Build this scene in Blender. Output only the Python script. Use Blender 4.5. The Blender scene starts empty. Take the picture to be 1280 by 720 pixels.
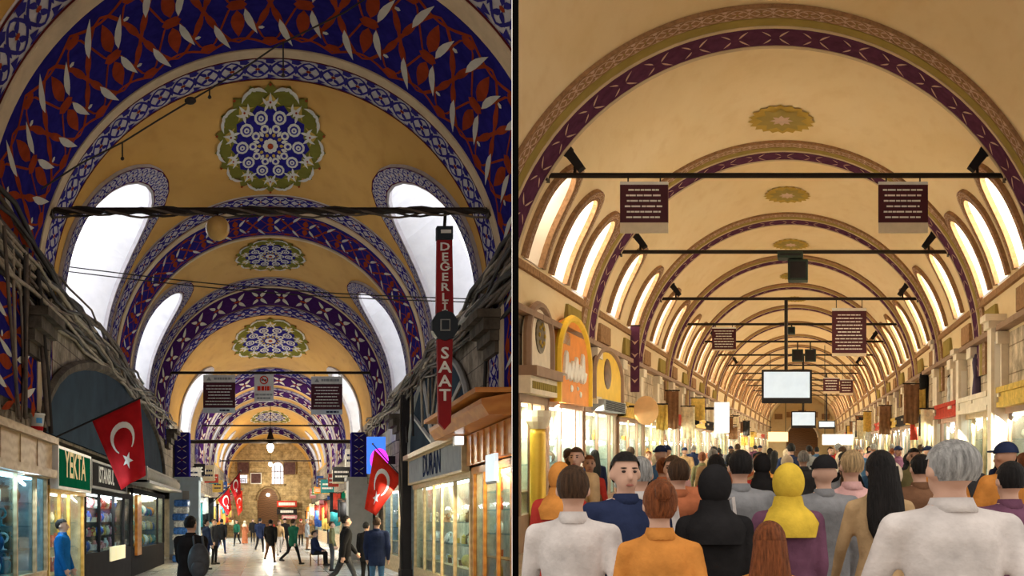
import bpy, bmesh, math, random
from mathutils import Vector, Matrix
import numpy as np
random.seed(7)
PI = math.pi
SC = bpy.context.scene
COL = SC.collection
# ---------------------------------------------------------------- camera
cam_d = bpy.data.cameras.new('camera'); cam = bpy.data.objects.new('camera', cam_d); COL.objects.link(cam)
cam_d.sensor_fit = 'HORIZONTAL'; cam_d.sensor_width = 36; cam_d.lens = 36
cam_d.shift_y = 290 / 1280; cam_d.clip_end = 500; cam_d.clip_start = .05
cam.location = (0, 0, 1.65); cam.rotation_euler = (PI / 2, 0, 0)
SC.camera = cam
# ---------------------------------------------------------------- world and exposure
W = bpy.data.worlds.new('daylight'); SC.world = W; W.use_nodes = True
bg = W.node_tree.nodes['Background']; bg.inputs[0].default_value = (1.0, .93, .84, 1); bg.inputs[1].default_value = .95
vs = SC.view_settings; vs.view_transform = 'Standard'; vs.look = 'None'; vs.exposure = 0.5; vs.gamma = 1; vs.use_curve_mapping = False
SC.cycles.max_bounces = 8; SC.cycles.diffuse_bounces = 4; SC.cycles.caustics_reflective = False; SC.cycles.caustics_refractive = False
SC.cycles.sample_clamp_indirect = 4

# ---------------------------------------------------------------- the two halls
# Two vaulted passages fork from one forecourt; their arches stand parallel to the shared front.
# hall coordinates: u across, v along, w above that hall's floor
class Hall: pass
HA = Hall(); HA.k = -302 / 1280; HA.sl = 0.0; HA.z0 = 0.0; HA.R = 4.0; HA.c = 0.0; HA.h = 5.69; HA.eye = 1.65
HB = Hall(); HB.k = 367 / 1280; HB.sl = 95 / 1280; HB.z0 = -.10; HB.R = 4.1; HB.c = -.45; HB.h = 3.75; HB.eye = 1.75
def tw(H, p):
    if H is None: return (p[0], p[1], p[2])
    return (p[0] + H.k * p[1], p[1], p[2] + H.sl * p[1] + H.z0)
def ua(x, d): return (x - 338) * d / 1280          # photo pixel + distance -> metres, passage A
def wa(y, d): return 1.65 + (650 - y) * d / 1280
def ub(x, d): return (x - 1007) * d / 1280
def wb(y, d): return 1.75 + (555 - y) * d / 1280
def prof(H, s, off=0.0):
    """vault section by arc length s; s<0 or s>pi*R runs down the walls; off>0 = into the room"""
    R = H.R; L = PI * R
    if s < 0: return (H.c - R + off, H.h + s)
    if s > L: return (H.c + R - off, H.h - (s - L))
    t = s / R
    return (H.c - (R - off) * math.cos(t), H.h + (R - off) * math.sin(t))
def vp_(H, v, s, off=0.0):
    u, w = prof(H, s, off); return (u, v, w)

# ---------------------------------------------------------------- materials
MATS = {}
def M(name, col, rough=.65, var=.12, scale=3.0, bump=0.0, metal=0.0, emit=0.0, ecol=None, spec=.15, col2=None):
    if name in MATS: return MATS[name]
    m = bpy.data.materials.new(name); m.use_nodes = True; MATS[name] = m
    nt = m.node_tree; b = nt.nodes['Principled BSDF']
    b.inputs['Roughness'].default_value = rough; b.inputs['Metallic'].default_value = metal
    b.inputs['Specular IOR Level'].default_value = spec
    tc = nt.nodes.new('ShaderNodeTexCoord'); nz = nt.nodes.new('ShaderNodeTexNoise')
    nz.inputs['Scale'].default_value = scale; nz.inputs['Detail'].default_value = 5; nz.inputs['Roughness'].default_value = .62
    nt.links.new(tc.outputs['Object'], nz.inputs['Vector'])
    rp = nt.nodes.new('ShaderNodeValToRGB'); rp.color_ramp.elements[0].position = .3; rp.color_ramp.elements[1].position = .7
    c2 = col2 if col2 else tuple(min(1, c * (1 + var)) for c in col)
    c1 = tuple(c * (1 - var) for c in col) if not col2 else col
    rp.color_ramp.elements[0].color = (*c1, 1); rp.color_ramp.elements[1].color = (*c2, 1)
    nt.links.new(nz.outputs['Fac'], rp.inputs['Fac']); nt.links.new(rp.outputs['Color'], b.inputs['Base Color'])
    if bump:
        bp = nt.nodes.new('ShaderNodeBump'); bp.inputs['Strength'].default_value = bump; bp.inputs['Distance'].default_value = .05
        nt.links.new(nz.outputs['Fac'], bp.inputs['Height']); nt.links.new(bp.outputs['Normal'], b.inputs['Normal'])
    if emit:
        b.inputs['Emission Color'].default_value = (*(ecol or col), 1); b.inputs['Emission Strength'].default_value = emit
    return m
def wood(name, c1, c2, scale=6, rough=.45):
    if name in MATS: return MATS[name]
    m = M(name, c1, rough=rough); nt = m.node_tree; b = nt.nodes['Principled BSDF']
    wv = nt.nodes.new('ShaderNodeTexWave'); wv.bands_direction = 'Z'; wv.inputs['Scale'].default_value = scale * .22
    wv.inputs['Distortion'].default_value = 9; wv.inputs['Detail'].default_value = 3
    tc = [n for n in nt.nodes if n.type == 'TEX_COORD'][0]; nt.links.new(tc.outputs['Object'], wv.inputs['Vector'])
    rp = nt.nodes.new('ShaderNodeValToRGB'); rp.color_ramp.elements[0].color = (*c1, 1); rp.color_ramp.elements[1].color = (*c2, 1)
    nt.links.new(wv.outputs['Fac'], rp.inputs['Fac']); nt.links.new(rp.outputs['Color'], b.inputs['Base Color'])
    return m
def plaster(name, c1, c2, c3, scale=.35):
    """limewash with broad stains and fine brush marks"""
    m = M(name, c1, rough=.8, scale=9, bump=.12); nt = m.node_tree; b = nt.nodes['Principled BSDF']
    tc = [n for n in nt.nodes if n.type == 'TEX_COORD'][0]
    n1 = nt.nodes.new('ShaderNodeTexNoise'); n1.inputs['Scale'].default_value = scale; n1.inputs['Detail'].default_value = 8; n1.inputs['Distortion'].default_value = .6
    n2 = nt.nodes.new('ShaderNodeTexNoise'); n2.inputs['Scale'].default_value = scale * 7; n2.inputs['Detail'].default_value = 6
    mp = nt.nodes.new('ShaderNodeMapping'); mp.inputs['Scale'].default_value = (1, .45, 1.6); nt.links.new(tc.outputs['Object'], mp.inputs['Vector'])
    nt.links.new(mp.outputs[0], n1.inputs['Vector']); nt.links.new(mp.outputs[0], n2.inputs['Vector'])
    r1 = nt.nodes.new('ShaderNodeValToRGB'); r1.color_ramp.elements[0].position = .35; r1.color_ramp.elements[1].position = .68
    r1.color_ramp.elements[0].color = (*c1, 1); r1.color_ramp.elements[1].color = (*c2, 1)
    r2 = nt.nodes.new('ShaderNodeValToRGB'); r2.color_ramp.elements[0].position = .5; r2.color_ramp.elements[1].position = .8
    r2.color_ramp.elements[0].color = (0, 0, 0, 1); r2.color_ramp.elements[1].color = (.55, .55, .55, 1)
    mx = nt.nodes.new('ShaderNodeMix'); mx.data_type = 'RGBA'; mx.inputs['B'].default_value = (*c3, 1)
    nt.links.new(n1.outputs['Fac'], r1.inputs['Fac']); nt.links.new(n2.outputs['Fac'], r2.inputs['Fac'])
    nt.links.new(r2.outputs['Color'], mx.inputs['Factor']); nt.links.new(r1.outputs['Color'], mx.inputs['A'])
    nt.links.new(mx.outputs['Result'], b.inputs['Base Color'])
    return m
def stone(name, c1, c2, cj, bw=.9, bh=.42, bump=.6):
    m = M(name, c1, rough=.85, scale=5, bump=.5); nt = m.node_tree; b = nt.nodes['Principled BSDF']
    tc = [n for n in nt.nodes if n.type == 'TEX_COORD'][0]
    mp = nt.nodes.new('ShaderNodeMapping'); nt.links.new(tc.outputs['UV'], mp.inputs['Vector'])
    br = nt.nodes.new('ShaderNodeTexBrick'); br.inputs['Color1'].default_value = (*c1, 1); br.inputs['Color2'].default_value = (*c2, 1)
    br.inputs['Mortar'].default_value = (*cj, 1); br.inputs['Scale'].default_value = 1; br.inputs['Brick Width'].default_value = bw
    br.inputs['Row Height'].default_value = bh; br.inputs['Mortar Size'].default_value = .012; br.inputs['Bias'].default_value = 0
    nt.links.new(mp.outputs[0], br.inputs['Vector'])
    nz = nt.nodes.new('ShaderNodeTexNoise'); nz.inputs['Scale'].default_value = 2.2; nz.inputs['Detail'].default_value = 9; nz.inputs['Roughness'].default_value = .7
    nt.links.new(tc.outputs['Object'], nz.inputs['Vector'])
    r2 = nt.nodes.new('ShaderNodeValToRGB'); r2.color_ramp.elements[0].position = .38; r2.color_ramp.elements[1].position = .66
    r2.color_ramp.elements[0].color = (.32, .29, .26, 1); r2.color_ramp.elements[1].color = (1.15, 1.12, 1.08, 1)
    mx = nt.nodes.new('ShaderNodeMix'); mx.data_type = 'RGBA'; mx.blend_type = 'MULTIPLY'; mx.inputs['Factor'].default_value = .85
    nt.links.new(nz.outputs['Fac'], r2.inputs['Fac']); nt.links.new(br.outputs['Color'], mx.inputs['A']); nt.links.new(r2.outputs['Color'], mx.inputs['B'])
    nt.links.new(mx.outputs['Result'], b.inputs['Base Color'])
    return m
def tiles(name, c1, c2, cj, rough, bw, bh):
    m = stone(name, c1, c2, cj, bw, bh); b = m.node_tree.nodes['Principled BSDF']; b.inputs['Roughness'].default_value = rough
    for l in list(b.inputs['Normal'].links): m.node_tree.links.remove(l)
    for n in m.node_tree.nodes:
        if n.type == 'TEX_BRICK': n.offset = 0.0
        if n.type == 'MIX': n.inputs['Factor'].default_value = .35
    return m
def glass(name, tint=(.8, .9, .95), alpha=.12):
    if name in MATS: return MATS[name]
    m = bpy.data.materials.new(name); m.use_nodes = True; MATS[name] = m
    nt = m.node_tree; out = nt.nodes['Material Output']; nt.nodes.remove(nt.nodes['Principled BSDF'])
    tr = nt.nodes.new('ShaderNodeBsdfTransparent'); tr.inputs[0].default_value = (*tint, 1)
    gl = nt.nodes.new('ShaderNodeBsdfGlossy'); gl.inputs['Roughness'].default_value = .05
    mx = nt.nodes.new('ShaderNodeMixShader'); mx.inputs[0].default_value = alpha
    nt.links.new(tr.outputs[0], mx.inputs[1]); nt.links.new(gl.outputs[0], mx.inputs[2]); nt.links.new(mx.outputs[0], out.inputs[0])
    return m

# ---------------------------------------------------------------- mesh helpers
class MB:
    def __init__(s): s.V = []; s.F = []; s.I = []; s.UV = None
    def add(s, vs_, fs, m=0):
        o = len(s.V); s.V += [tuple(p) for p in vs_]
        for f in fs: s.F.append(tuple(o + i for i in f)); s.I.append(m)
        return s
    def box(s, a, b, m=0):
        x0, x1 = sorted((a[0], b[0])); y0, y1 = sorted((a[1], b[1])); z0, z1 = sorted((a[2], b[2]))
        return s.add([(x0,y0,z0),(x1,y0,z0),(x1,y1,z0),(x0,y1,z0),(x0,y0,z1),(x1,y0,z1),(x1,y1,z1),(x0,y1,z1)],
              [(0,3,2,1),(4,5,6,7),(0,1,5,4),(1,2,6,5),(2,3,7,6),(3,0,4,7)], m)
    def cbox(s, c, d, m=0): return s.box([c[i]-d[i]/2 for i in range(3)], [c[i]+d[i]/2 for i in range(3)], m)
    def tube(s, pts, r, n=6, m=0, cap=True):
        pts = [Vector(p) for p in pts]; rings = []; N = len(pts); up = Vector((0,0,1)); a = None
        for i, p in enumerate(pts):
            t = (pts[min(i+1,N-1)] - pts[max(i-1,0)])
            t = t.normalized() if t.length > 1e-9 else Vector((0,0,1))
            if a is None: a = t.cross(up if abs(t.z) < .9 else Vector((1,0,0))).normalized()
            else:
                a = a - t * a.dot(t); a = a.normalized() if a.length > 1e-6 else t.orthogonal().normalized()
            b = t.cross(a); rr = r[i] if isinstance(r, (list, tuple)) else r
            rings.append([p + (a*math.cos(2*PI*k/n) + b*math.sin(2*PI*k/n))*rr for k in range(n)])
        vs_ = [q for ring in rings for q in ring]; fs = []
        for i in range(N-1):
            for k in range(n): fs.append((i*n+k, i*n+(k+1)%n, (i+1)*n+(k+1)%n, (i+1)*n+k))
        if cap: fs.append(tuple(range(n-1,-1,-1))); fs.append(tuple((N-1)*n+k for k in range(n)))
        return s.add(vs_, fs, m)
    def lathe(s, pr, c=(0,0,0), n=12, m=0, sx=1, sy=1):
        vs_ = []; fs = []; N = len(pr)
        for r, z in pr:
            for k in range(n): vs_.append((c[0]+sx*r*math.cos(2*PI*k/n), c[1]+sy*r*math.sin(2*PI*k/n), c[2]+z))
        for i in range(N-1):
            for k in range(n): fs.append((i*n+k, i*n+(k+1)%n, (i+1)*n+(k+1)%n, (i+1)*n+k))
        if pr[0][0] > 1e-5: fs.append(tuple(range(n-1,-1,-1)))
        if pr[-1][0] > 1e-5: fs.append(tuple((N-1)*n+k for k in range(n)))
        return s.add(vs_, fs, m)
    def ball(s, c, r, n=10, k=7, m=0):
        rx, ry, rz = (r, r, r) if not isinstance(r, (tuple, list)) else r
        return s.lathe([(max(1e-6, math.sin(PI*i/k)), -math.cos(PI*i/k)*rz) for i in range(k+1)], c, n, m, rx, ry)
    def prism(s, pts, d, m=0):
        """pts: coplanar loop; d: extrusion vector"""
        n = len(pts); P2 = [(p[0]+d[0], p[1]+d[1], p[2]+d[2]) for p in pts]
        return s.add(list(pts)+P2, [tuple(range(n-1,-1,-1)), tuple(range(n,2*n))] + [(i,(i+1)%n,n+(i+1)%n,n+i) for i in range(n)], m)
    def fan(s, c, pts, m=0):
        n = len(pts); return s.add([c]+list(pts), [(0,1+i,1+(i+1)%n) for i in range(n)], m)
    def build(s, name, mats, parent=None, H=None, smooth=False, clip=0, base=None, bevel=0, uv=None):
        if not isinstance(mats, (list, tuple)): mats = [mats]
        V = [tw(H, p) for p in s.V]
        b0 = Vector((0,0,0))
        if parent is not None: b0 = Vector(parent.get('_b', (0,0,0)))
        elif base is not None: b0 = Vector(tw(H, base))
        me = bpy.data.meshes.new(name); me.from_pydata([(p[0]-b0.x, p[1]-b0.y, p[2]-b0.z) for p in V], [], s.F)
        for m in mats: me.materials.append(m)
        me.polygons.foreach_set('material_index', s.I)
        if smooth: me.polygons.foreach_set('use_smooth', [True]*len(s.F))
        if uv:
            lay = me.uv_layers.new(name='uv'); lv = np.zeros(len(me.loops), dtype=np.int32); me.loops.foreach_get('vertex_index', lv)
            arr = np.array([uv(p) for p in s.V])[lv]; lay.data.foreach_set('uv', arr.ravel())
        if clip or bevel:
            bm = bmesh.new(); bm.from_mesh(me)
            if clip:
                x = -.004 if clip < 0 else .062
                bmesh.ops.bisect_plane(bm, geom=bm.verts[:]+bm.edges[:]+bm.faces[:], plane_co=Vector((x,0,0))-b0, plane_no=(1,0,0), clear_outer=clip < 0, clear_inner=clip > 0)
            if bevel:
                bmesh.ops.bevel(bm, geom=[e for e in bm.edges if e.is_manifold and e.calc_face_angle(0) > .6], offset=bevel, segments=2, affect='EDGES', profile=.5)
            bm.to_mesh(me); bm.free()
        me.update()
        o = bpy.data.objects.new(name, me); COL.objects.link(o)
        if parent is not None: o.parent = parent; o['_b'] = tuple(b0)
        else: o.location = b0; o['_b'] = tuple(b0)
        return o
def tag(o, label=None, cat=None, group=None, kind=None):
    if label: o['label'] = label
    if cat: o['category'] = cat
    if group: o['group'] = group
    if kind: o['kind'] = kind
    return o
def thing(name, label, cat, H, base, group=None):
    o = bpy.data.objects.new(name, None); COL.objects.link(o); o.empty_display_size = .1
    o.location = tw(H, base); o['_b'] = tuple(o.location)
    return tag(o, label, cat, group)
def copy_tree(o, loc=None, parent=None, rotz=None):
    c = o.copy(); COL.objects.link(c)
    if parent is not None: c.parent = parent
    if loc is not None: c.location = loc
    if rotz is not None: c.rotation_euler.z = rotz
    for ch in list(o.children): copy_tree(ch, parent=c)
    return c
def text_mb(mb, txt, size, o, ex, ey, depth=.01, m=0, align='CENTER'):
    """lettering as a thin slab: origin o, right vector ex, up vector ey (hall coordinates)"""
    cu = bpy.data.curves.new('t', 'FONT'); cu.body = txt; cu.size = size; cu.align_x = align; cu.align_y = 'CENTER'
    cu.resolution_u = 2; cu.offset = .022 * size
    ob = bpy.data.objects.new('t', cu); COL.objects.link(ob)
    dg = bpy.context.evaluated_depsgraph_get(); me = bpy.data.meshes.new_from_object(ob.evaluated_get(dg))
    ex = Vector(ex); ey = Vector(ey); nrm = ex.cross(ey).normalized() * depth
    vs_ = [Vector(o) + ex*v.co.x + ey*v.co.y + nrm for v in me.vertices]
    mb.add(vs_, [tuple(p.vertices) for p in me.polygons], m)
    bpy.data.objects.remove(ob); bpy.data.curves.remove(cu); bpy.data.meshes.remove(me)
def struct(o): o['kind'] = 'structure'; return o
# ================================================================ SETTING
OCHRE = plaster('ochre_limewash', (.50, .27, .06), (.60, .34, .09), (.40, .20, .045))
CREAMV = plaster('cream_limewash', (.80, .62, .36), (.86, .70, .46), (.74, .54, .28), scale=.5)
STONEA = stone('soot_stained_stone', (.30, .26, .21), (.38, .33, .27), (.12, .10, .08))
STONEB = stone('honey_stone', (.62, .50, .36), (.70, .58, .43), (.33, .24, .16), bw=1.1, bh=.5)
ENDST = stone('ochre_ashlar', (.55, .42, .22), (.62, .48, .27), (.30, .22, .12), bw=1.2, bh=.45)
FLOORA = tiles('polished_marble', (.40, .40, .38), (.48, .48, .46), (.28, .28, .27), .18, .9, .6)
FLOORB = tiles('worn_marble', (.50, .43, .35), (.58, .50, .42), (.36, .30, .25), .3, .9, .6)
WHITEPL = M('white_plaster', (.82, .82, .84), rough=.8, var=.07, scale=2.5, bump=.1)
WHITEPB = M('warm_white_plaster', (.86, .80, .72), rough=.8, var=.05, scale=2.5)
BLUE = M('cobalt_paint', (.022, .018, .17), rough=1, spec=.0, var=.25, scale=5)
DKBLUE = M('ink_blue_paint', (.035, .03, .20), rough=1, spec=.0, var=.2)
RED = M('brick_red_paint', (.27, .045, .018), rough=1, spec=.0, var=.2)
LEAFW = M('leaf_white_paint', (.56, .54, .49), rough=1, spec=.0, var=.1)
LILAC = M('lilac_white_paint', (.50, .47, .49), rough=1, spec=.0, var=.14, scale=6)
CREAM = M('cream_line_paint', (.60, .47, .32), rough=1, spec=.0)
MAROON = M('maroon_line_paint', (.10, .018, .02), rough=1, spec=.0)
OLIVE = M('olive_paint', (.16, .15, .03), rough=1, spec=.0)
PLUM = M('plum_paint', (.10, .035, .075), rough=1, spec=.0, var=.25, scale=6)
PLUMA = M('deep_plum_paint', (.045, .014, .09), rough=1, spec=.0, var=.25, scale=6)
OLIVEB = M('olive_gold_paint', (.33, .25, .08), rough=1, spec=.0)
BROWNB = M('umber_paint', (.34, .20, .11), rough=1, spec=.0, var=.3, scale=14)
ROSEB = M('rose_stone_paint', (.60, .42, .33), rough=1, spec=.0)
GOLDB = M('gold_ornament_paint', (.46, .31, .07), rough=1, spec=.0)
PANEA = M('frosted_daylight_pane', (.9, .93, 1), rough=.4, emit=1.55, ecol=(.93, .94, 1))
PANEB = M('frosted_warm_pane', (1, .95, .85), rough=.4, emit=11, ecol=(1, .88, .70))
BLACK = M('black_paint', (.003, .003, .003), rough=1, spec=0)
IRON = M('dark_iron', (.030, .022, .018), rough=.55, metal=.3, scale=12)

def strip_floor(H, name, mat, v1, clip):
    mb = MB(); st = 4.0; v = -8.0
    while v < v1:
        mb.add([(-7.5, v, 0), (7.5, v, 0), (7.5, v+st, 0), (-7.5, v+st, 0)], [(0,1,2,3)]); v += st
    return struct(mb.build(name, mat, H=H, clip=clip, uv=lambda p: (p[0], p[1])))
strip_floor(HA, 'floor', FLOORA, 104, -1)
strip_floor(HB, 'floor', FLOORB, 140, 1)
def wall(H, name, line, mat, v0, v1, clip, st=2.0):
    mb = MB(); v = v0
    while v < v1 - 1e-6:
        e = min(v+st, v1)
        for (a, b) in zip(line[:-1], line[1:]):
            mb.add([(a[0], v, a[1]), (a[0], e, a[1]), (b[0], e, b[1]), (b[0], v, b[1])], [(0,1,2,3)])
        v = e
    return struct(mb.build(name, mat, H=H, clip=clip, uv=lambda p: (p[1], p[2] + abs(p[0])*.0)))
WLA = wall(HA, 'wall_left', [(-5.2,0), (-5.2,3.15), (-4.03,3.15), (-4.03,5.72)], STONEA, 8, 101, -1)
WRA = wall(HA, 'wall_right', [(4.03,5.72), (4.03,3.15), (4.62,3.15), (4.62,0)], STONEA, 8, 101, -1)
WLB = wall(HB, 'wall_left', [(-5.2,0), (-5.2,2.55), (-4.56,2.55), (-4.56,3.78)], STONEB, 8, 132, 1)
WRB = wall(HB, 'wall_right', [(3.66,3.78), (3.66,2.55), (4.6,2.55), (4.6,0)], STONEB, 8, 132, 1)

# ---------------------------------------------------------------- windows let into the vault
def win_outline(v0, half, s0, s1, smid, side, H, n=14):
    """closed loop in (v, s): flat sill, straight jambs, round head"""
    pts = [(v0-half, s0), (v0-half, smid)]
    for i in range(1, n): 
        t = PI * (1 - i / n); pts.append((v0 + half*math.cos(t), smid + (s1-smid)*math.sin(t)))
    pts += [(v0+half, smid), (v0+half, s0)]
    if side > 0: L = PI*H.R; pts = [(v, L-s) for v, s in pts]
    return pts
def inside(pt, poly):
    x, y = pt; c = False; j = len(poly)-1
    for i in range(len(poly)):
        xi, yi = poly[i]; xj, yj = poly[j]
        if (yi > y) != (yj > y) and x < (xj-xi)*(y-yi)/(yj-yi)+xi: c = not c
        j = i
    return c
AW = []   # (v, half, s0, s1, smid)
AW += [(22.0, 2.45, .12, 3.5, 1.3), (31.35, 1.75, .12, 3.3, 1.5), (47.3, 2.6, -.9, 3.1, 1.2), (61.9, .9, .1, 3.0, 1.6), (67.6, .9, .1, 3.0, 1.6), (73.6, .9, .1, 3.0, 1.6), (80, 1.2, .1, 3.0, 1.6), (86, 1.2, .1, 3.0, 1.6)]
BR = [15.6, 21.8, 28.2, 34.2, 40.0, 46, 52, 58, 64, 70, 77, 84, 92, 100, 110, 120]
BW = [(16.6, .5, .95, 2.6, 1.9), (18.3, .52, .95, 2.6, 1.9), (20.0, .5, .95, 2.6, 1.9)]
for a, b in zip(BR[1:-1], BR[2:]):
    n = 2
    for q in range(n): BW.append((a + .25 + (b-a-1.2)*(q+.5)/n + .1, .52, .95, 2.6, 1.9))
def in_hole(H, wins, v, s):
    L = PI*H.R
    ss = s if s < L/2 else L-s
    for (v0, hf, s0, s1, sm) in wins:
        if abs(v-v0) > hf or ss < s0 or ss > s1: continue
        if ss <= sm: return True
        if ((v-v0)/hf)**2 + ((ss-sm)/(s1-sm))**2 <= 1: return True
    return False
def vault(H, name, mat, vlist, wins, clip, nseg=90):
    mb = MB(); L = PI*H.R; nv = len(vlist)
    for v in vlist:
        for i in range(nseg+1): mb.V.append(vp_(H, v, L*i/nseg))
    n1 = nseg+1
    for j in range(nv-1):
        vm = (vlist[j]+vlist[j+1])/2
        for i in range(nseg):
            if in_hole(H, wins, vm, L*(i+.5)/nseg): continue
            mb.F.append((j*n1+i, j*n1+i+1, (j+1)*n1+i+1, (j+1)*n1+i)); mb.I.append(0)
    return struct(mb.build(name, mat, H=H, smooth=True, clip=clip))
def frange(a, b, st):
    n = max(1, round((b-a)/st)); return [a+(b-a)*i/n for i in range(n)]
vault(HA, 'ceiling', OCHRE, frange(8, 18, .6)+frange(18, 34, .14)+frange(34, 101, .3)+[101], AW, -1)
vault(HB, 'ceiling', CREAMV, frange(8, 15.5, .6)+frange(15.5, 40, .12)+frange(40, 132, .35)+[132], BW, 1, 84)

# ---------------------------------------------------------------- painted ornament laid on the vault
def spindle(mb, mp, p0, p1, wd, m, off, n=5, bend=0.0):
    a0, b0 = p0; a1, b1 = p1; da, db = a1-a0, b1-b0; l = math.hypot(da, db) or 1; na, nb = -db/l, da/l
    L_, C_, R_ = [], [], []
    for i in range(n+1):
        t = i/n; wv = wd*math.sin(PI*min(1, t**.8))*.5; bb = bend*l*math.sin(PI*t)
        ca, cb = a0+da*t+na*bb, b0+db*t+nb*bb
        L_.append(mp(ca+na*wv, cb+nb*wv, off)); C_.append(mp(ca, cb, off)); R_.append(mp(ca-na*wv, cb-nb*wv, off))
    k = n+1; fs = []
    for i in range(n): fs += [(i, i+1, k+i+1, k+i), (k+i, k+i+1, 2*k+i+1, 2*k+i)]
    mb.add(L_+C_+R_, fs, m)
def ribbon(mb, mp, pts, wd, m, off):
    A_, B_ = [], []; N = len(pts)
    for i, (a, b) in enumerate(pts):
        p, q = pts[max(0, i-1)], pts[min(N-1, i+1)]; da, db = q[0]-p[0], q[1]-p[1]; l = math.hypot(da, db) or 1
        A_.append(mp(a-db/l*wd/2, b+da/l*wd/2, off)); B_.append(mp(a+db/l*wd/2, b-da/l*wd/2, off))
    mb.add(A_+B_, [(i, i+1, N+i+1, N+i) for i in range(N-1)], m)
def disc(mb, mp, a, b, r, m, off, n=8, sa=1.0):
    mb.fan(mp(a, b, off), [mp(a+sa*r*math.cos(2*PI*i/n), b+r*math.sin(2*PI*i/n), off) for i in range(n)], m)
def base_band(mb, mp, a0, a1, b0, b1, m, off, st=.2):
    n = max(1, round((a1-a0)/st)); vs_ = []
    for i in range(n+1):
        a = a0+(a1-a0)*i/n; vs_ += [mp(a, b0, off), mp(a, b1, off), mp(a, b0, -.02), mp(a, b1, -.02)]
    fs = []
    for i in range(n):
        k = 4*i; fs += [(k, k+1, k+5, k+4), (k+2, k, k+4, k+6), (k+1, k+3, k+7, k+5)]
    mb.add(vs_, fs, m)
def floral(mb, mp, a0, a1, b0, b1, cell, off, dense=True):
    """m0 red vine and buds, m1 white leaves"""
    Wd = b1-b0; n = max(1, round((a1-a0)/cell)); cell = (a1-a0)/n; mid = (b0+b1)/2
    if dense:
        for ph in (0, 1):
            pts = [(a0+cell*j/8, mid+(1 if ph else -1)*.40*Wd*math.sin(PI*j/8)) for j in range(n*8+1)]
            ribbon(mb, mp, pts, .022*Wd, 0, off)
            pts = [(a0+cell*j/8, mid+(1 if ph else -1)*(.22*Wd*math.cos(PI*j/4)+.2*Wd)) for j in range(n*8+1)]
            ribbon(mb, mp, pts, .012*Wd, 0, off+.001)
        for sg in (-1, 1):
            pts = [(a0+cell*j/8, mid+sg*(.46*Wd-.10*Wd*abs(math.sin(PI*j/8)))) for j in range(n*8+1)]
            ribbon(mb, mp, pts, .022*Wd, 0, off)
    for i in range(n):
        c = a0+cell*(i+.0); c2 = c+cell/2
        disc(mb, mp, c2, mid, .055*Wd, 0, off+.002, 6)
        if dense:
            for sg in (-1, 1):
                spindle(mb, mp, (c2, mid+sg*.05*Wd), (c2, mid+sg*.34*Wd), .075*Wd, 0, off+.003)
                spindle(mb, mp, (c+.02*cell, mid+sg*.02*Wd), (c+.20*cell, mid+sg*.26*Wd), .042*Wd, 0, off+.003)
                spindle(mb, mp, (c-.02*cell, mid+sg*.02*Wd), (c-.20*cell, mid+sg*.26*Wd), .042*Wd, 0, off+.003)
                disc(mb, mp, c, mid+sg*.40*Wd, .045*Wd, 0, off+.003, 6)
                spindle(mb, mp, (c2+.12*cell, mid+sg*.04*Wd), (c2+.30*cell, mid+sg*.32*Wd), .042*Wd, 1, off+.006, bend=.03*sg)
                spindle(mb, mp, (c2-.36*cell, mid+sg*.16*Wd), (c2-.14*cell, mid+sg*.46*Wd), .042*Wd, 1, off+.006, bend=.03*sg)
                disc(mb, mp, c2+.36*cell, mid+sg*.25*Wd, .018*Wd, 1, off+.006, 5)
        else:
            for sg in (-1, 1):
                spindle(mb, mp, (c2+.10*cell, mid+sg*.03*Wd), (c2+.36*cell, mid+sg*.40*Wd), .06*Wd, 1, off+.006, bend=.04*sg)
                spindle(mb, mp, (c2-.10*cell, mid+sg*.07*Wd), (c2-.32*cell, mid+sg*.36*Wd), .055*Wd, 1, off+.006, bend=-.04*sg)
def scroll(mb, mp, a0, a1, b0, b1, cell, off, edge=True):
    """m0 ink blue, m1 maroon, m2 brick red on a pale ground"""
    Wd = b1-b0; n = max(1, round((a1-a0)/cell)); cell = (a1-a0)/n; mid = (b0+b1)/2
    for ph in (-1, 1):
        ribbon(mb, mp, [(a0+cell*j/6, mid+ph*.36*Wd*math.cos(PI*j/6)) for j in range(n*6+1)], .055*Wd, 0, off)
    for i in range(n):
        c = a0+cell*i; c2 = c+cell/2
        for (x, y) in ((1,1), (1,-1), (-1,1), (-1,-1)):
            spindle(mb, mp, (c+x*.04*cell, mid+y*.04*Wd), (c+x*.34*cell, mid+y*.26*Wd), .10*Wd, 0, off+.002, 4, bend=.12*x*y)
        disc(mb, mp, c, mid, .055*Wd, 2, off+.004, 6)
        for sg in (-1, 1):
            disc(mb, mp, c2, mid+sg*.33*Wd, .11*Wd, 0, off+.002, 3 if sg > 0 else 5)
            spindle(mb, mp, (c2-.3*cell, mid+sg*.42*Wd), (c2+.3*cell, mid+sg*.42*Wd), .07*Wd, 0, off+.002, 3)
        spindle(mb, mp, (c2, mid-.20*Wd), (c2, mid+.20*Wd), .10*Wd, 0, off+.002, 4)
    if edge:
        st = max(4, n*3)
        for b in (b0+.03*Wd, b1-.03*Wd): ribbon(mb, mp, [(a0+(a1-a0)*j/st, b) for j in range(st+1)], .06*Wd, 1, off+.003)
TR = [0]
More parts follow.
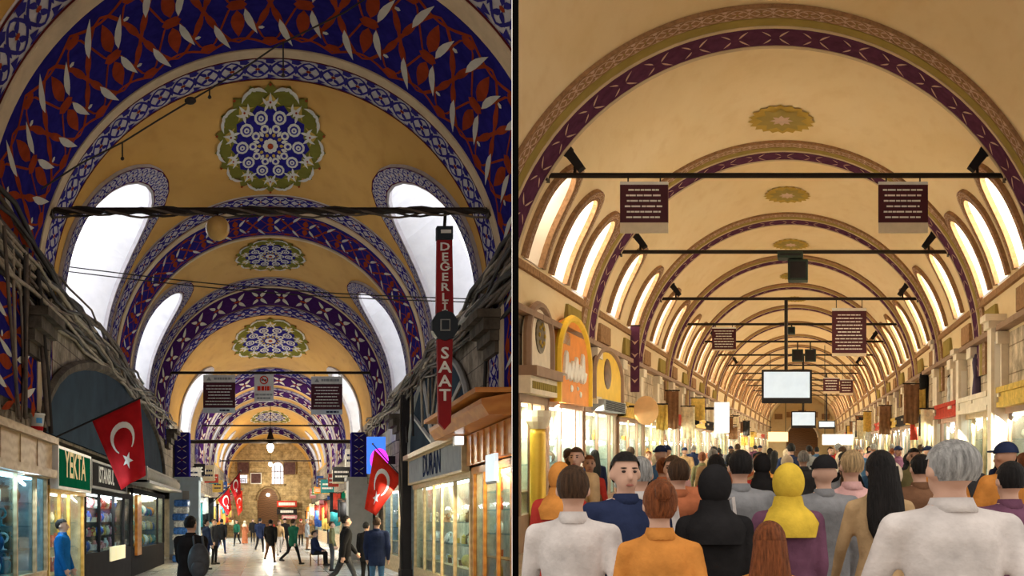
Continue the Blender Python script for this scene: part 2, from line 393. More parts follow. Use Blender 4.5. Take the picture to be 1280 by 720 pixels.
def ring_a(bands, smin, cell, sc, blue=BLUE, dense=True):
    """bands: list of (kind, v0, v1); kind scroll / cream / floral"""
    L = PI*HA.R; a0, a1 = -smin, L+smin; TR[0] += 1
    mp = lambda a, b, off: vp_(HA, b, a, off)
    root = None
    for kind, v0, v1 in bands:
        base = MB(); mot = MB()
        if kind == 'scroll':
            base_band(base, mp, a0, a1, v0, v1, 0, .03); scroll(mot, mp, a0, a1, v0, v1, sc, .036)
            mats, mm, nm = LILAC, [DKBLUE, MAROON, RED], 'ornament_strip'
        elif kind == 'cream':
            base_band(base, mp, a0, a1, v0, v1, 0, .055); mats, nm = CREAM, 'cream_line'
        else:
            base_band(base, mp, a0, a1, v0, v1, 0, .04); floral(mot, mp, a0, a1, v0, v1, cell, .046, dense)
            mats, mm, nm = blue, [RED, LEAFW], 'painted_band'
        if root is None:
            root = thing('trim_%d' % TR[0], None, None, HA, (0, v0, 0)); struct(root)
        o = base.build(nm, mats, parent=root, H=HA, clip=-1)
        if mot.F: mot.build('painted_leaves' if kind == 'floral' else 'painted_scrolls', mm, parent=o, H=HA, clip=-1)
def ya(y): return 1280*(HA.h-1.65+HA.R)/(650-y)      # apex row in the photo -> distance along the vault
ring_a([('scroll', 12.75, 13.8), ('cream', 13.85, 14.25), ('floral', 14.3, ya(57)), ('cream', ya(57)+.03, ya(68)), ('scroll', ya(69), ya(97))], 2.2, 1.08, .46)
ring_a([('scroll', ya(243), ya(257)), ('cream', ya(258), ya(263)), ('floral', ya(264), ya(292)), ('cream', ya(293), ya(295))], 1.9, .95, .5)
ring_a([('scroll', ya(346), ya(356)), ('cream', ya(356.4), ya(358)), ('floral', ya(358.5), ya(380)), ('scroll', ya(381), ya(393))], 1.0, .8, .6, PLUMA, False)
for y0, y1, y2 in ((459, 468, 480), (484, 487, 494), (499, 501, 507), (533, 535, 541)):
    ring_a([('scroll', ya(y0), ya(y1)), ('floral', ya(y1)+.05, ya(y2)), ('cream', ya(y2)+.02, ya(y2+.8))], .8, 1.0, .9, PLUMA, False)

def ring_b(d, first=False):
    L = PI*HB.R; a0, a1 = -.6, L+.6; TR[0] += 1
    mp = lambda a, b, off: vp_(HB, b, a, off)
    w = 1.42 if first else 1.25
    root = struct(thing('trim_%d' % TR[0], None, None, HB, (0, d-w, 0)))
    for f0, f1, mat, off, nm in ((0, .25, BROWNB, .05, 'ornament_strip'), (.25, .42, OLIVEB, .06, 'olive_band'), (.42, .48, CREAM, .07, 'cream_line'), (.48, .93, PLUM, .065, 'painted_band'), (.93, 1.0, CREAM, .075, 'cream_line')):
        b = MB(); base_band(b, mp, a0, a1, d-w+w*f0, d-w+w*f1, 0, off, .25); o = b.build(nm, mat, parent=root, H=HB, clip=1)
        if nm == 'painted_band' and d < 60:
            mt = MB(); floral(mt, mp, a0, a1, d-w+w*f0, d-w+w*f1, .62 if d < 30 else .9, off+.006, False); mt.build('painted_leaves', [PLUM, ROSEB], parent=o, H=HB, clip=1)
        if nm == 'ornament_strip' and d < 30:
            mt = MB(); scroll(mt, mp, a0, a1, d-w+w*f0, d-w+w*f1, .34, off+.006, False); mt.build('painted_scrolls', [ROSEB, PLUM, OLIVEB], parent=o, H=HB, clip=1)
for i, d in enumerate(BR): ring_b(d, i == 0)

# ---------------------------------------------------------------- window reveals, panes and painted borders
WN = [0]
def window(H, wd, side, pane, white, clip, bw, cell, depth, pal, blind=False):
    v0, hf, s0, s1, sm = wd; WN[0] += 1
    ol = win_outline(v0, hf, s0, s1, sm, side, H)
    sgn = -1 if side < 0 else 1
    root = struct(thing('window_%d' % WN[0], None, None, H, vp_(H, v0, ol[0][1])))
    cs = sum(p[1] for p in ol)/len(ol)
    inner = [(v0+(v-v0)*.8, cs+(s-cs)*.86) for v, s in ol]
    rv = MB(); n = len(ol)
    rv.add([vp_(H, v, s, .01) for v, s in ol] + [vp_(H, v, s, -depth) for v, s in inner], [(i, (i+1) % n, n+(i+1) % n, n+i) for i in range(n)])
    rv.build('reveal', white, parent=root, H=H, clip=clip)
    pn = MB(); pn.fan(vp_(H, v0, cs, -depth+.02), [vp_(H, v, s, -depth+.02) for v, s in inner]); pn.build('pane', pane, parent=root, H=H, clip=clip)
    # border strip follows the outline
    path = []; 
    for i in range(len(ol)-1):
        (p, q) = ol[i], ol[i+1]; k = max(1, int(math.hypot(q[0]-p[0], q[1]-p[1])/.12))
        path += [(p[0]+(q[0]-p[0])*j/k, p[1]+(q[1]-p[1])*j/k) for j in range(k)]
    path.append(ol[-1]); cum = [0]
    for p, q in zip(path[:-1], path[1:]): cum.append(cum[-1]+math.hypot(q[0]-p[0], q[1]-p[1]))
    Lp = cum[-1]; cumA = np.array(cum); P = np.array(path)
    T = np.gradient(P, axis=0)
    if len(T) > 9:
        ker = np.ones(7)/7; T = np.stack([np.convolve(np.pad(T[:, c], 3, mode='edge'), ker, 'valid') for c in (0, 1)], 1)
    T /= np.linalg.norm(T, axis=1)[:, None]
    Nn = np.stack([-T[:, 1], T[:, 0]], 1)
    if side > 0: Nn = -Nn
    def mp(a, b, off):
        v = np.interp(a, cumA, P[:, 0]) + b*np.interp(a, cumA, Nn[:, 0]); s = np.interp(a, cumA, P[:, 1]) + b*np.interp(a, cumA, Nn[:, 1])
        return vp_(H, float(v), float(s), off)
    b = MB(); base_band(b, mp, 0, Lp, -.06, bw, 0, .07, .12); bo = b.build('border', pal[0], parent=root, H=H, clip=clip)
    if cell:
        mt = MB(); scroll(mt, mp, 0, Lp, .0, bw, cell, .078); mt.build('painted_scrolls', pal[1:], parent=bo, H=H, clip=clip)
PALA = [LILAC, DKBLUE, MAROON, RED]; PALB = [BROWNB, ROSEB, PLUM, OLIVEB]
for i, wd in enumerate(AW):
    for side in (-1, 1):
        window(HA, wd, side, PANEA, WHITEPL, -1, .42 if i < 2 else .3, .36 if i < 2 else 0, 1.1, PALA)
for i, wd in enumerate(BW):
    for side in (-1, 1):
        window(HB, wd, side, PANEB, WHITEPB, 1, .14, .26 if i < 7 else 0, .7, PALB)

# ---------------------------------------------------------------- painted medallions at the crown
def mk(mb, nm, mat, parent, H):
    return tag(mb.build(nm, mat, parent=parent, H=H), kind='stuff')
def medallion(H, v0, lv, ls, pal, name, label, full=True):
    """star rosette: pal = ground, ring, petals, lines, heart"""
    L = PI*H.R; sm = L/2
    def mp(r, ph, off): return vp_(H, v0 - lv*r*math.cos(ph), sm + ls*r*math.sin(ph), off)
    root = thing(name, label, 'painting', H, vp_(H, v0, sm))
    def star(n, r0, r1, off, m, nm, ph0=0):
        mb = MB(); k = n*4; pts = []
        for i in range(k):
            t = i/k*n % 1; pts.append((r0 + (r1-r0)*abs(1-2*t)**1.3, ph0+2*PI*i/k))
        q = 8; mb.add([mp(r*(j+1)/q, f, off) for j in range(q) for r, f in pts] + [mp(0, 0, off)],
            [(j*k+i, j*k+(i+1) % k, (j+1)*k+(i+1) % k, (j+1)*k+i) for j in range(q-1) for i in range(k)] + [(q*k, i, (i+1) % k) for i in range(k)]); return mb.build(nm, m, parent=root, H=H)
    star(20, .86, 1.0, .02, pal[0], 'ground')
    if not full: 
        star(10, .55, .8, .03, pal[1], 'inner_star'); star(8, .2, .35, .04, pal[2], 'heart'); return
    def pmp(a, b, off):
        r = math.hypot(a, b); return mp(r, math.atan2(b, a), off)
    rot = lambda a, b, t: (a*math.cos(t)-b*math.sin(t), a*math.sin(t)+b*math.cos(t))
    lines = MB(); bl = MB(); wh = MB(); rd = MB()
    def sp(mb, r0, f0, r1, f1, wd, off, bend=0): spindle(mb, pmp, (r0*math.cos(f0), r0*math.sin(f0)), (r1*math.cos(f1), r1*math.sin(f1)), wd, 0, off, 5, bend)
    star(10, .60, .70, .028, pal[1], 'blue_field', PI/10)
    for i in range(10):
        f = 2*PI*i/10; g = f+PI/10
        for sg in (-1, 1):
            sp(wh, .94, g, .85, g+sg*.26, .055, .036, -.12*sg); sp(wh, .97, g, .90, g+sg*.06, .05, .037); sp(wh, .66, f, .80, f+sg*.16, .05, .036, .1*sg)
            sp(wh, .70, f+sg*.05, .58, f+sg*.17, .05, .036)
            sp(lines, .84, f, .70, f+sg*.24, .05, .034, .1*sg)
        sp(wh, .62, f, .86, f, .06, .037); sp(wh, .72, f-.1, .72, f+.1, .06, .037)
        disc(wh, pmp, .50*math.cos(g), .50*math.sin(g), .115, 0, .036, 10); disc(bl, pmp, .50*math.cos(g), .50*math.sin(g), .075, 0, .040, 10)
        disc(wh, pmp, .50*math.cos(g), .50*math.sin(g), .048, 0, .044, 8); disc(bl, pmp, .50*math.cos(g), .50*math.sin(g), .018, 0, .048, 6)
        disc(wh, pmp, .31*math.cos(g), .31*math.sin(g), .075, 0, .036, 8); disc(bl, pmp, .31*math.cos(g), .31*math.sin(g), .035, 0, .040, 8)
        sp(wh, .20, f, .32, f, .06, .037); sp(lines, .16, g, .24, g, .06, .037)
        disc(rd, pmp, .72*math.cos(f), .72*math.sin(f), .02, 0, .046, 6); disc(rd, pmp, .97*math.cos(f), .97*math.sin(f), .028, 0, .042, 4)
    for i in range(8):
        f = 2*PI*i/8; disc(wh, pmp, .09*math.cos(f), .09*math.sin(f), .05, 0, .042, 7)
    disc(rd, pmp, 0, 0, .055, 0, .05, 8)
    mk(lines, 'gold_sprays', pal[5], parent=root, H=H); mk(wh, 'white_tendrils', pal[2], parent=root, H=H)
    mk(bl, 'blue_eyes', pal[3], parent=root, H=H); mk(rd, 'red_dots', pal[4], parent=root, H=H)
PALM = [OLIVE, BLUE, LEAFW, DKBLUE, RED, GOLDB]
def med_a(y0, y1, x0, x1, label):
    d0, d1 = ya(y0), ya(y1); vm = (d0+d1)/2; px = 1280/ya((y0+y1)/2)
    medallion(HA, vm, (d1-d0)/2*-1, (x1-x0)/2/px, PALM, 'ceiling_medallion', label)
med_a(240, 100, 265, 410, 'large round painted rosette on the ochre vault nearest the leafy blue arch')
med_a(338, 297, 295, 388, 'painted rosette on ochre vault between the two cobalt leaf-painted arches')
med_a(448, 396, 292, 396, 'green-edged painted rosette on the vault above the hanging maroon notices')
med_a(528, 512, 308, 362, 'small painted rosette deep in the vault past the hanging notices')
for i, (d, wpx) in enumerate(((19.2, 86), (25.0, 60), (31.2, 48), (37.1, 36), (43, 30))):
    px = 1280/d
    medallion(HB, d, .85, wpx/2/px, [GOLDB, OLIVEB, ROSEB], 'ceiling_medallion', ['gold painted ornament on the cream vault just past the first plum arch', 'gold painted ornament on cream vault between second and third plum arches', 'gold painted ornament on vault between third and fourth plum arches', 'small gold ornament on vault between fourth and fifth plum arches', 'tiny gold ornament on vault past the fifth plum arch'][i], False)

# ---------------------------------------------------------------- end walls and the black divider
mb = MB(); arc = [(-5.3, 0), (-5.3, 3.3), (-4.0, 3.3)] + [prof(HA, PI*HA.R*i/24) for i in range(25)] + [(4.0, 3.3), (4.7, 3.3), (4.7, 0)]
mb.prism([(u, 100.0, w) for u, w in arc], (0, .5, 0)); struct(mb.build('wall_end', ENDST, H=HA, uv=lambda p: (p[0], p[2])))
mb = MB(); arc = [(-5.3, 0), (-5.3, 2.7), (-4.55, 2.7)] + [prof(HB, PI*HB.R*i/24) for i in range(25)] + [(3.65, 2.7), (4.7, 2.7), (4.7, 0)]
mb.prism([(u, 131.0, w) for u, w in arc], (0, .5, 0)); struct(mb.build('wall_end', CREAMV, H=HB, uv=lambda p: (p[0], p[2])))
dv = MB().box((.004, 8.8, -.3), (.057, 17.0, 9.9)); dv.I = [0, 0, 0, 1, 0, 2]; struct(dv.build('wall_divider', [BLACK, CREAMV, OCHRE]))
# ================================================================ THINGS SHARED BY BOTH PASSAGES
GLASS = glass('shop_glass'); GLASSB = glass('blue_shop_glass', (.70, .86, .92), .14)
STEEL = M('brushed_steel', (.45, .45, .44), rough=.35, metal=.7)
CABLE = M('brown_cable', (.13, .10, .08), rough=.7, var=.4, scale=5); CABLE2 = M('pale_cable', (.33, .28, .22), rough=.7, var=.3, scale=5)
DARKCAB = M('dark_cable', (.035, .03, .028), rough=.6)
WHITEP = M('white_enamel', (.78, .78, .76), rough=.4); LAMPW = M('lamp_white', (1, .96, .88), emit=6, ecol=(1, .93, .80)); LAMPC = M('lamp_cool', (.9, .97, 1), emit=6, ecol=(.82, .95, 1))
PALEWOOD = wood('pale_weathered_wood', (.40, .27, .15), (.52, .37, .22), 9); ORWOOD = wood('orange_varnished_wood', (.50, .17, .03), (.62, .25, .05), 7, .3)
TANFR = wood('tan_frame_wood', (.46, .33, .17), (.55, .40, .22), 8); DKFR = M('dark_bronze_frame', (.030, .027, .029), rough=.9, spec=.03); GREYFR = M('grey_frame', (.30, .30, .29), rough=.5)
YELFR = wood('yellow_pine', (.55, .33, .08), (.66, .42, .13), 8); DKWOOD = wood('dark_walnut', (.10, .05, .025), (.16, .08, .04), 8)
INCOOL = M('cool_shop_interior', (.42, .50, .52), var=.3, scale=5); INWARM = M('warm_shop_interior', (.66, .56, .40), var=.25, scale=5); INDARK = M('dim_shop_interior', (.16, .13, .10), var=.4, scale=6)
SLATE = M('slate_blue_panel', (.034, .052, .075), rough=.9, spec=.02, var=.2, scale=1.2); GREENS = M('bottle_green_sign', (.005, .11, .055), rough=1, spec=0); YELTX = M('pale_yellow_lettering', (.80, .68, .30), rough=.5)
WHTX = M('white_lettering', (.85, .84, .80), rough=.5); GREYS = M('zinc_sign', (.33, .34, .35), rough=.9, spec=.02, var=.15); BLTX = M('steel_blue_lettering', (.02, .03, .08), rough=.9, spec=.02)
REDF = M('flag_red_cloth', (.42, .008, .012), rough=.75, var=.2, scale=4); REDF2 = M('bright_red_cloth', (.68, .03, .012), rough=.75, var=.2, scale=4); FLAGW = M('flag_white_cloth', (.85, .83, .80), rough=.8)
MAROONS = M('maroon_notice_paint', (.085, .022, .032), rough=.5); LTBLUE = M('pale_blue_paint', (.42, .53, .62), rough=.7, var=.12, scale=2)
AREAS = []
def area(name, H, p, size, power, col, rot, parent=None):
    l = bpy.data.lights.new(name, 'AREA'); l.shape = 'RECTANGLE'; l.size, l.size_y = size; l.energy = power; l.color = col
    o = bpy.data.objects.new(name, l); COL.objects.link(o)
    P = Vector(tw(H, p))
    o.rotation_euler = rot
    if parent is not None: o.parent = parent; o.location = P - Vector(parent['_b'])
    else: o.location = P
    return o
# ---- goods for the shelves: one mesh each, then copied
GC = {'white': (.75, .74, .70), 'gold': (.62, .42, .10), 'teal': (.03, .22, .24), 'red': (.45, .05, .03), 'blue': (.04, .10, .36), 'brown': (.20, .10, .05), 'green': (.06, .20, .07), 'cream': (.72, .62, .42), 'black': (.02, .02, .022), 'pink': (.62, .25, .28), 'orange': (.70, .26, .04)}
GM = {k: M(k+'_glaze', v, rough=.3, var=.25, scale=14) for k, v in GC.items()}
def g_vase(): return MB().lathe([(.035,0),(.045,.01),(.07,.07),(.075,.11),(.05,.17),(.028,.2),(.04,.235),(.036,.235),(.022,.2),(0,.19)], n=10)
def g_jar(): return MB().lathe([(.05,0),(.065,.02),(.065,.13),(.045,.15),(.045,.16),(.06,.165),(.06,.185),(.015,.2),(.018,.22),(0,.225)], n=10)
def g_plate():
    mb = MB(); pr = [(0,.012),(.07,.012),(.11,.03),(.115,.03),(.075,.0),(0,0)]
    mb.lathe(pr, n=12); mb.V = [(p[0], p[2]*1.0-.02+p[1]*.25, .115+p[1]) for p in mb.V]; mb.box((-.05,-.03,0),(.05,.05,.012)); return mb
def g_box():
    mb = MB().box((-.07,-.05,0),(.07,.05,.09)); mb.box((-.074,-.054,.09),(.074,.054,.12)); mb.box((-.012,-.058,.07),(.012,-.05,.1)); return mb
def g_stand():
    mb = MB().lathe([(.05,0),(.05,.012),(.012,.02),(.012,.1),(.02,.105)], n=8); mb.tube([(.0+.055*math.cos(t),.0,.15+.055*math.sin(t)) for t in [2*PI*i/10 for i in range(11)]], .016, 6); mb.lathe([(0,-.012),(.03,-.012),(.03,.012),(0,.012)], (0,-.02,.2), 8); return mb
def g_bottle(): return MB().lathe([(.035,0),(.038,.01),(.038,.13),(.015,.17),(.013,.21),(.018,.215),(.018,.24),(0,.24)], n=9)
GMESH = {}
def goods_mesh(kind, colr):
    k = kind+colr
    if k not in GMESH:
        f = {'vase': g_vase, 'jar': g_jar, 'dish': g_plate, 'casket': g_box, 'watch_stand': g_stand, 'bottle': g_bottle}[kind]
        o = f().build(kind, GM[colr], smooth=kind != 'casket'); GMESH[k] = o.data; bpy.data.objects.remove(o)
    return GMESH[k]
NG = {}
def place_goods(H, side, fu_, vs_, w, n_in, kinds, cols, where, group, rnd, scale=1.0):
    for v in vs_:
        k = rnd.choice(kinds); c = rnd.choice(cols)
        o = bpy.data.objects.new(k, goods_mesh(k, c)); COL.objects.link(o)
        p = tw(H, (fu_(n_in + rnd.uniform(-.03, .03)), v, w)); o.location = p
        if (H is HA and p[0] > -.2) or (H is HB and p[0] < .3): bpy.data.objects.remove(o); continue
        sc = scale*rnd.uniform(.9, 1.25); o.scale = (sc, sc, sc); o.rotation_euler.z = rnd.uniform(-.5, .5) - side*.6
        tag(o, '%s %s %s' % (c, {'vase': 'ceramic vase', 'jar': 'lidded jar', 'dish': 'plate on a stand', 'casket': 'trinket box', 'watch_stand': 'watch on a display stand', 'bottle': 'glass bottle'}[k], where), k.replace('_', ' '), group)
def shop(H, side, v0, v1, label, where, posts, mfr, inner, top=2.35, riser=.5, depth=1.05, shelves=(.5, .95, 1.4, 1.85), fascia=None, lamp=LAMPW, power=60, col=(1, .85, .62), goods=None, gl=GLASS, u0=4.0, clip=0, lay=.36, rnd=None, gscale=1.0, pw=.09):
    rnd = rnd or random.Random(int(v0*13)+side)
    fu_ = lambda n: (side*(u0-n)) if H is HA else (HB.c + side*(u0-n))
    root = thing('bazaar_shop', label, 'shop', H, (fu_(-depth/2), (v0+v1)/2, 0))
    B = lambda nm, m, a, b, bev=0: MB().box((fu_(a[0]), a[1], a[2]), (fu_(b[0]), b[1], b[2])).build(nm, m, parent=root, H=H, clip=clip)
    B('back_panel', inner, (-depth, v0, 0), (-depth+.03, v1, top+.1))
    B('side_panel', inner, (-depth, v1-.04, 0), (-.06, v1, top+.1))
    B('side_panel', inner, (-depth, v0, 0), (-.06, v0+.04, top+.1))
    B('soffit', inner, (-depth, v0, top+.06), (0, v1, top+.1))
    B('stall_riser', mfr, (-.14, v0, 0), (0, v1, riser))
    B('lintel', mfr, (-.12, v0, top), (.03, v1, top+.13))
    for p in posts: B('post', mfr, (-.055, p-pw/2, riser), (.012, p+pw/2, top))
    ps = sorted(posts)
    for a, b in zip(ps[:-1], ps[1:]): B('pane', gl, (-.05, a+pw/2, riser), (-.042, b-pw/2, top))
    for w in shelves: B('shelf', GLASS if w > 1.0 else mfr, (-depth+.04, v0+.05, w-.02), (-.18, v1-.05, w))
    ls = B('lamp_strip', lamp, (-.35, v0+.2, top-.02), (-.22, v1-.2, top+.05))
    if fascia:
        w0, w1, mf, n1 = fascia; B('fascia', mf, (-.1, v0, w0), (n1, v1, w1)); B('fascia_moulding', mf, (-.1, v0, w1-.08), (n1+.05, v1, w1+.02)); B('fascia_moulding', mf, (-.1, v0, w0-.02), (n1+.04, v1, w0+.07))
    if power:
        area('shop_lamp', H, (fu_(-.25), (v0+v1)/2, top-.06), (.25, max(.4, v1-v0-.5)), power, col, (0, side*.7, 0), parent=root)
    if goods:
        kinds, cols, group = goods
        for w in shelves:
            n = max(1, int((v1-v0-.4)/lay)); vv = [v0+.3+(v1-v0-.6)*(i+.5)/n + rnd.uniform(-.05, .05) for i in range(n)]
            place_goods(H, side, fu_, [v for v in vv if all(abs(v-p) > .12 for p in posts)], w, -.45, kinds, cols, where, group, rnd, gscale)
    return root, fu_
def rod(H, d, w, label, r=.035, name='tie_rod', m=IRON):
    hw = math.sqrt(max(.1, H.R**2 - max(0, w-H.h)**2)); root = thing(name, label, 'tie rod', H, (H.c, d, w))
    MB().tube([(H.c-hw-.05, d, w), (H.c+hw+.05, d, w)], r, 8).build('bar', m, parent=root, H=H, clip=-1 if H is HA else 1)
    for sg in (-1, 1):
        u = H.c+sg*(hw-.03)
        if (H is HA and u + H.k*d > -.1) or (H is HB and u + H.k*d < .1): continue
        MB().box((u-.03, d-r*2.2, w-r*2.2), (u+.03, d+r*2.2, w+r*2.2)).build('anchor_plate', m, parent=root, H=H)
    return root

# ================================================================ PASSAGE A
fl = lambda n: -(4.0-n); fr = lambda n: 4.0-n
rnd = random.Random(3)
# --- left shops
s1, _ = shop(HA, -1, 13.0, 18.35, 'glass shop front with pale weathered wood fascia and cool lit shelves', 'in the cool lit window under the wood fascia',
     [13.05, 14.6, 16.15, 17.45, 18.3], PALEWOOD, INCOOL, top=2.38, riser=.75, shelves=(.75, 1.15, 1.55, 1.95), lamp=LAMPC, power=110, col=(.72, .92, 1), gl=GLASSB,
     goods=(['vase', 'jar', 'bottle', 'watch_stand'], ['teal', 'white', 'brown', 'green', 'black'], 'goods in the cool lit wood-fascia shop'), lay=.3, gscale=1.25)
for i in range(9):      # boards of the fascia
    a = 13.0 + 5.3*i/9; MB().box((fl(-.1), a+.01, 2.52), (fl(.10+.012*(i % 2)), a+5.3/9-.01, 3.0)).build('board', PALEWOOD, parent=s1, H=HA)
MB().box((fl(-.1), 13, 3.0), (fl(.2), 18.4, 3.12)).build('fascia_moulding', PALEWOOD, parent=s1, H=HA); MB().box((fl(-.1), 13, 2.4), (fl(.17), 18.4, 2.54)).build('fascia_moulding', PALEWOOD, parent=s1, H=HA)
shop(HA, -1, 18.45, 22.0, 'narrow shop with yellow pine door frame below the green name sign', 'in the narrow shop below the green sign',
     [18.5, 19.5, 20.4, 21.9], YELFR, INWARM, top=2.15, riser=.15, shelves=(.6, 1.1, 1.6), power=70, goods=(['vase', 'bottle', 'jar'], ['gold', 'green', 'red', 'cream'], 'goods in the narrow pine-framed shop'))
shop(HA, -1, 22.1, 29.5, 'dark bronze framed shop window crowded with trinkets beside the green-signed shop', 'in the dark bronze framed window',
     [22.15, 24.0, 26.2, 28.0, 29.4], DKFR, INDARK, top=2.25, riser=.9, shelves=(.9, 1.25, 1.6, 1.95), power=150, col=(1, .95, .85), goods=(['dish', 'vase', 'watch_stand', 'casket', 'jar'], ['white', 'gold', 'cream', 'red', 'blue', 'pink'], 'trinkets in the dark bronze framed window'), lay=.32)
shop(HA, -1, 29.6, 38.6, 'brightly lit warm display window under the rolled beige awning', 'in the warm window under the rolled awning',
     [29.7, 31.6, 36.4, 38.5], DKFR, INWARM, top=2.45, riser=.8, shelves=(.8, 1.3, 1.8), power=260, col=(1, .82, .5), goods=(['vase', 'jar', 'dish', 'bottle'], ['white', 'gold', 'teal', 'orange', 'cream', 'blue'], 'goods in the window under the awning'), lay=.42, gscale=1.3)
MB().box((fl(.01), 25.4, .62), (fl(.05), 27.9, .98)).build('lit_notice', M('cream_lit_panel', (.8, .72, .45), emit=.35, ecol=(1, .9, .55)), parent=bpy.data.objects['bazaar_shop.002'], H=HA)
MB().box((fl(.0), 30.2, .6), (fl(.08), 31.2, 2.4)).build('door_panel', ORWOOD, parent=bpy.data.objects['bazaar_shop.003'], H=HA)
# name signs
def wall_sign(H, fu_, side, v0, v1, w0, w1, n0, n1, mat, txt, size, mtx, label, frame=None, vt=None):
    root = thing('shop_sign', label, 'sign', H, (fu_(n0), (v0+v1)/2, w0))
    MB().box((fu_(n0), v0, w0), (fu_(n1), v1, w1)).build('board', mat, parent=root, H=H)
    if frame:
        f = MB()
        for (a, b, c, d) in ((v0-.04, v1+.04, w1, w1+.05), (v0-.04, v1+.04, w0-.05, w0), (v0-.04, v0, w0, w1), (v1, v1+.04, w0, w1)): f.box((fu_(n0), a, c), (fu_(n1+.02), b, d))
        f.build('frame', frame, parent=root, H=H)
    for t, sz, wc, vc in txt:
        mb = MB(); e = 1 if side < 0 else -1
        text_mb(mb, t, sz, (fu_(n1), vc, wc), (0, e, 0), (0, 0, 1), .012); mb.build('lettering', mtx, parent=root, H=H)
    return root
wall_sign(HA, fl, -1, 18.5, 21.8, 2.27, 2.95, .02, .16, GREENS, [('YEKTA', .70, 2.68, 20.15)], 1, YELTX, 'bottle green sign with pale yellow lettering YEKTA', frame=WHITEP)
wall_sign(HA, fl, -1, 22.1, 27.4, 2.40, 2.92, .02, .14, DKFR, [('ISTANBUL', .50, 2.66, 24.1)], 1, WHTX, 'dark shop sign with white lettering ISTANBUL behind the big flag', frame=GREYFR)
# rolled awning cassette
aw = thing('rolled_awning', 'rolled beige awning cassette above the warm display window', 'awning', HA, (fl(.3), 33, 2.62))
AWN = M('beige_awning_cloth', (.45, .40, .32), rough=.8)
MB().tube([(fl(.42), 28.4, 2.92), (fl(.42), 38.4, 2.92)], .2, 12).build('cloth_roll', AWN, parent=aw, H=HA, smooth=True)
MB().box((fl(0), 28.3, 2.68), (fl(.66), 38.5, 2.76)).build('front_rail', GREYFR, parent=aw, H=HA); MB().box((fl(0), 28.3, 3.08), (fl(.5), 38.5, 3.16)).build('hood', AWN, parent=aw, H=HA)
for v in (28.3, 38.4): MB().box((fl(0), v, 2.7), (fl(.6), v+.1, 3.14)).build('end_cap', GREYFR, parent=aw, H=HA)
# blue and white sacks stacked by the pier
for i in range(9):
    mb = MB().box((-.27, -.2, 0), (.27, .2, .27))
    o = mb.build('bottle_pack', M(['blue_pack', 'white_pack'][i % 2], [(.05, .16, .5), (.6, .68, .8)][i % 2], var=.6, scale=16, rough=.25), bevel=.06)
    o.location = tw(HA, (fl(.50)+.03*((i*7) % 3-1), 40.2, .272*i)); o.rotation_euler.z = .1*((i*5) % 3-1)
    tag(o, ['blue wrapped bottle pack stacked beside the pale blue pier', 'white wrapped bottle pack stacked beside the pale blue pier'][i % 2], 'bottle pack', 'bottle packs stacked beside the pier')
# painted piers jutting into the passage
def pier(side, v, nin, top, nm, m):
    f = fl if side < 0 else fr
    p = MB().box((f(-.2), v, 0), (f(nin), v+1.2, top)).build(nm, m, H=HA, base=(f(0), v, 0)); struct(p)
    MB().box((f(-.2), v-.06, top), (f(nin+.08), v+1.26, top+.14)).build('cap', m, parent=p, H=HA); MB().box((f(-.2), v-.04, 0), (f(nin+.05), v+1.24, .22)).build('plinth', GREYS, parent=p, H=HA)
    return p
pl_ = pier(-1, 42.6, 1.02, 3.3, 'trim_50', LTBLUE); MB().box((fl(.35), 42.52, 2.5), (fl(.62), 42.6, 2.85)).build('meter_box', GREYFR, parent=pl_, H=HA)
pier(1, 42.6, .75, 3.3, 'trim_51', M('pale_grey_paint', (.44, .46, .47), rough=.7))
for sd in (-1, 1):      # painted panels above the piers
    f = fl if sd < 0 else fr
    mp = lambda a, b, off, f=f: (f(.05+b), 42.55-off, 3.45+a)
    b = MB(); b.box((f(.02), 42.58, 3.44), (f(.62), 43.4, 5.3)); o = struct(b.build('trim_%d' % (53+sd), BLUE, H=HA, base=(f(.3), 42.6, 3.44)))
    m2 = MB(); floral(m2, mp, 0, 1.85, 0, .54, .46, 0, False); m2.build('painted_leaves', [RED, LEAFW], parent=o, H=HA)
# --- right shops
shop(HA, 1, 16.6, 20.25, 'orange varnished wood shop with glass shelves beside the black divider', 'on the glass shelves of the orange wood shop',
     [17.0, 18.05, 19.2, 20.15], ORWOOD, INWARM, top=2.55, riser=.5, shelves=(.5, .95, 1.4, 1.85, 2.2), depth=.52, power=110, col=(1, .78, .42), goods=(['vase', 'dish', 'bottle', 'casket'], ['green', 'white', 'gold', 'teal', 'red'], 'goods in the orange wood shop'), clip=-1, lay=.3)
shop(HA, 1, 20.35, 28.6, 'tan framed jewellery shop front under the zinc name sign', 'in the tan framed jewellery window',
     [20.5, 22.3, 24.0, 25.2, 26.7, 28.4], TANFR, INWARM, top=2.5, riser=.35, shelves=(.6, 1.1, 1.6), depth=.55, power=380, col=(1, .85, .55), goods=(['watch_stand', 'casket', 'dish', 'jar'], ['gold', 'cream', 'white', 'brown'], 'goods in the tan framed jewellery window'), lay=.45, pw=.13)
shop(HA, 1, 29.9, 36.2, 'pale framed shop window between the iron post and the grey pier', 'in the pale framed window past the iron post',
     [30.0, 31.9, 34.0, 36.1], TANFR, INCOOL, top=2.6, riser=.5, depth=.55, power=150, col=(.9, .97, 1), goods=(['vase', 'jar', 'bottle'], ['white', 'blue', 'gold', 'green', 'black'], 'goods in the pale framed window'), lay=.4)
cn = thing('wooden_canopy', 'sloping orange wood canopy over the orange shop', 'canopy', HA, (fr(.3), 19, 3.0))
MB().prism([(fr(-.02), 16.4, 2.72), (fr(.10), 16.4, 2.72), (fr(.10), 16.4, 3.32), (fr(-.02), 16.4, 3.32)], (0, 3.95, 0)).build('lit_panel', ORWOOD, parent=cn, H=HA, clip=-1)
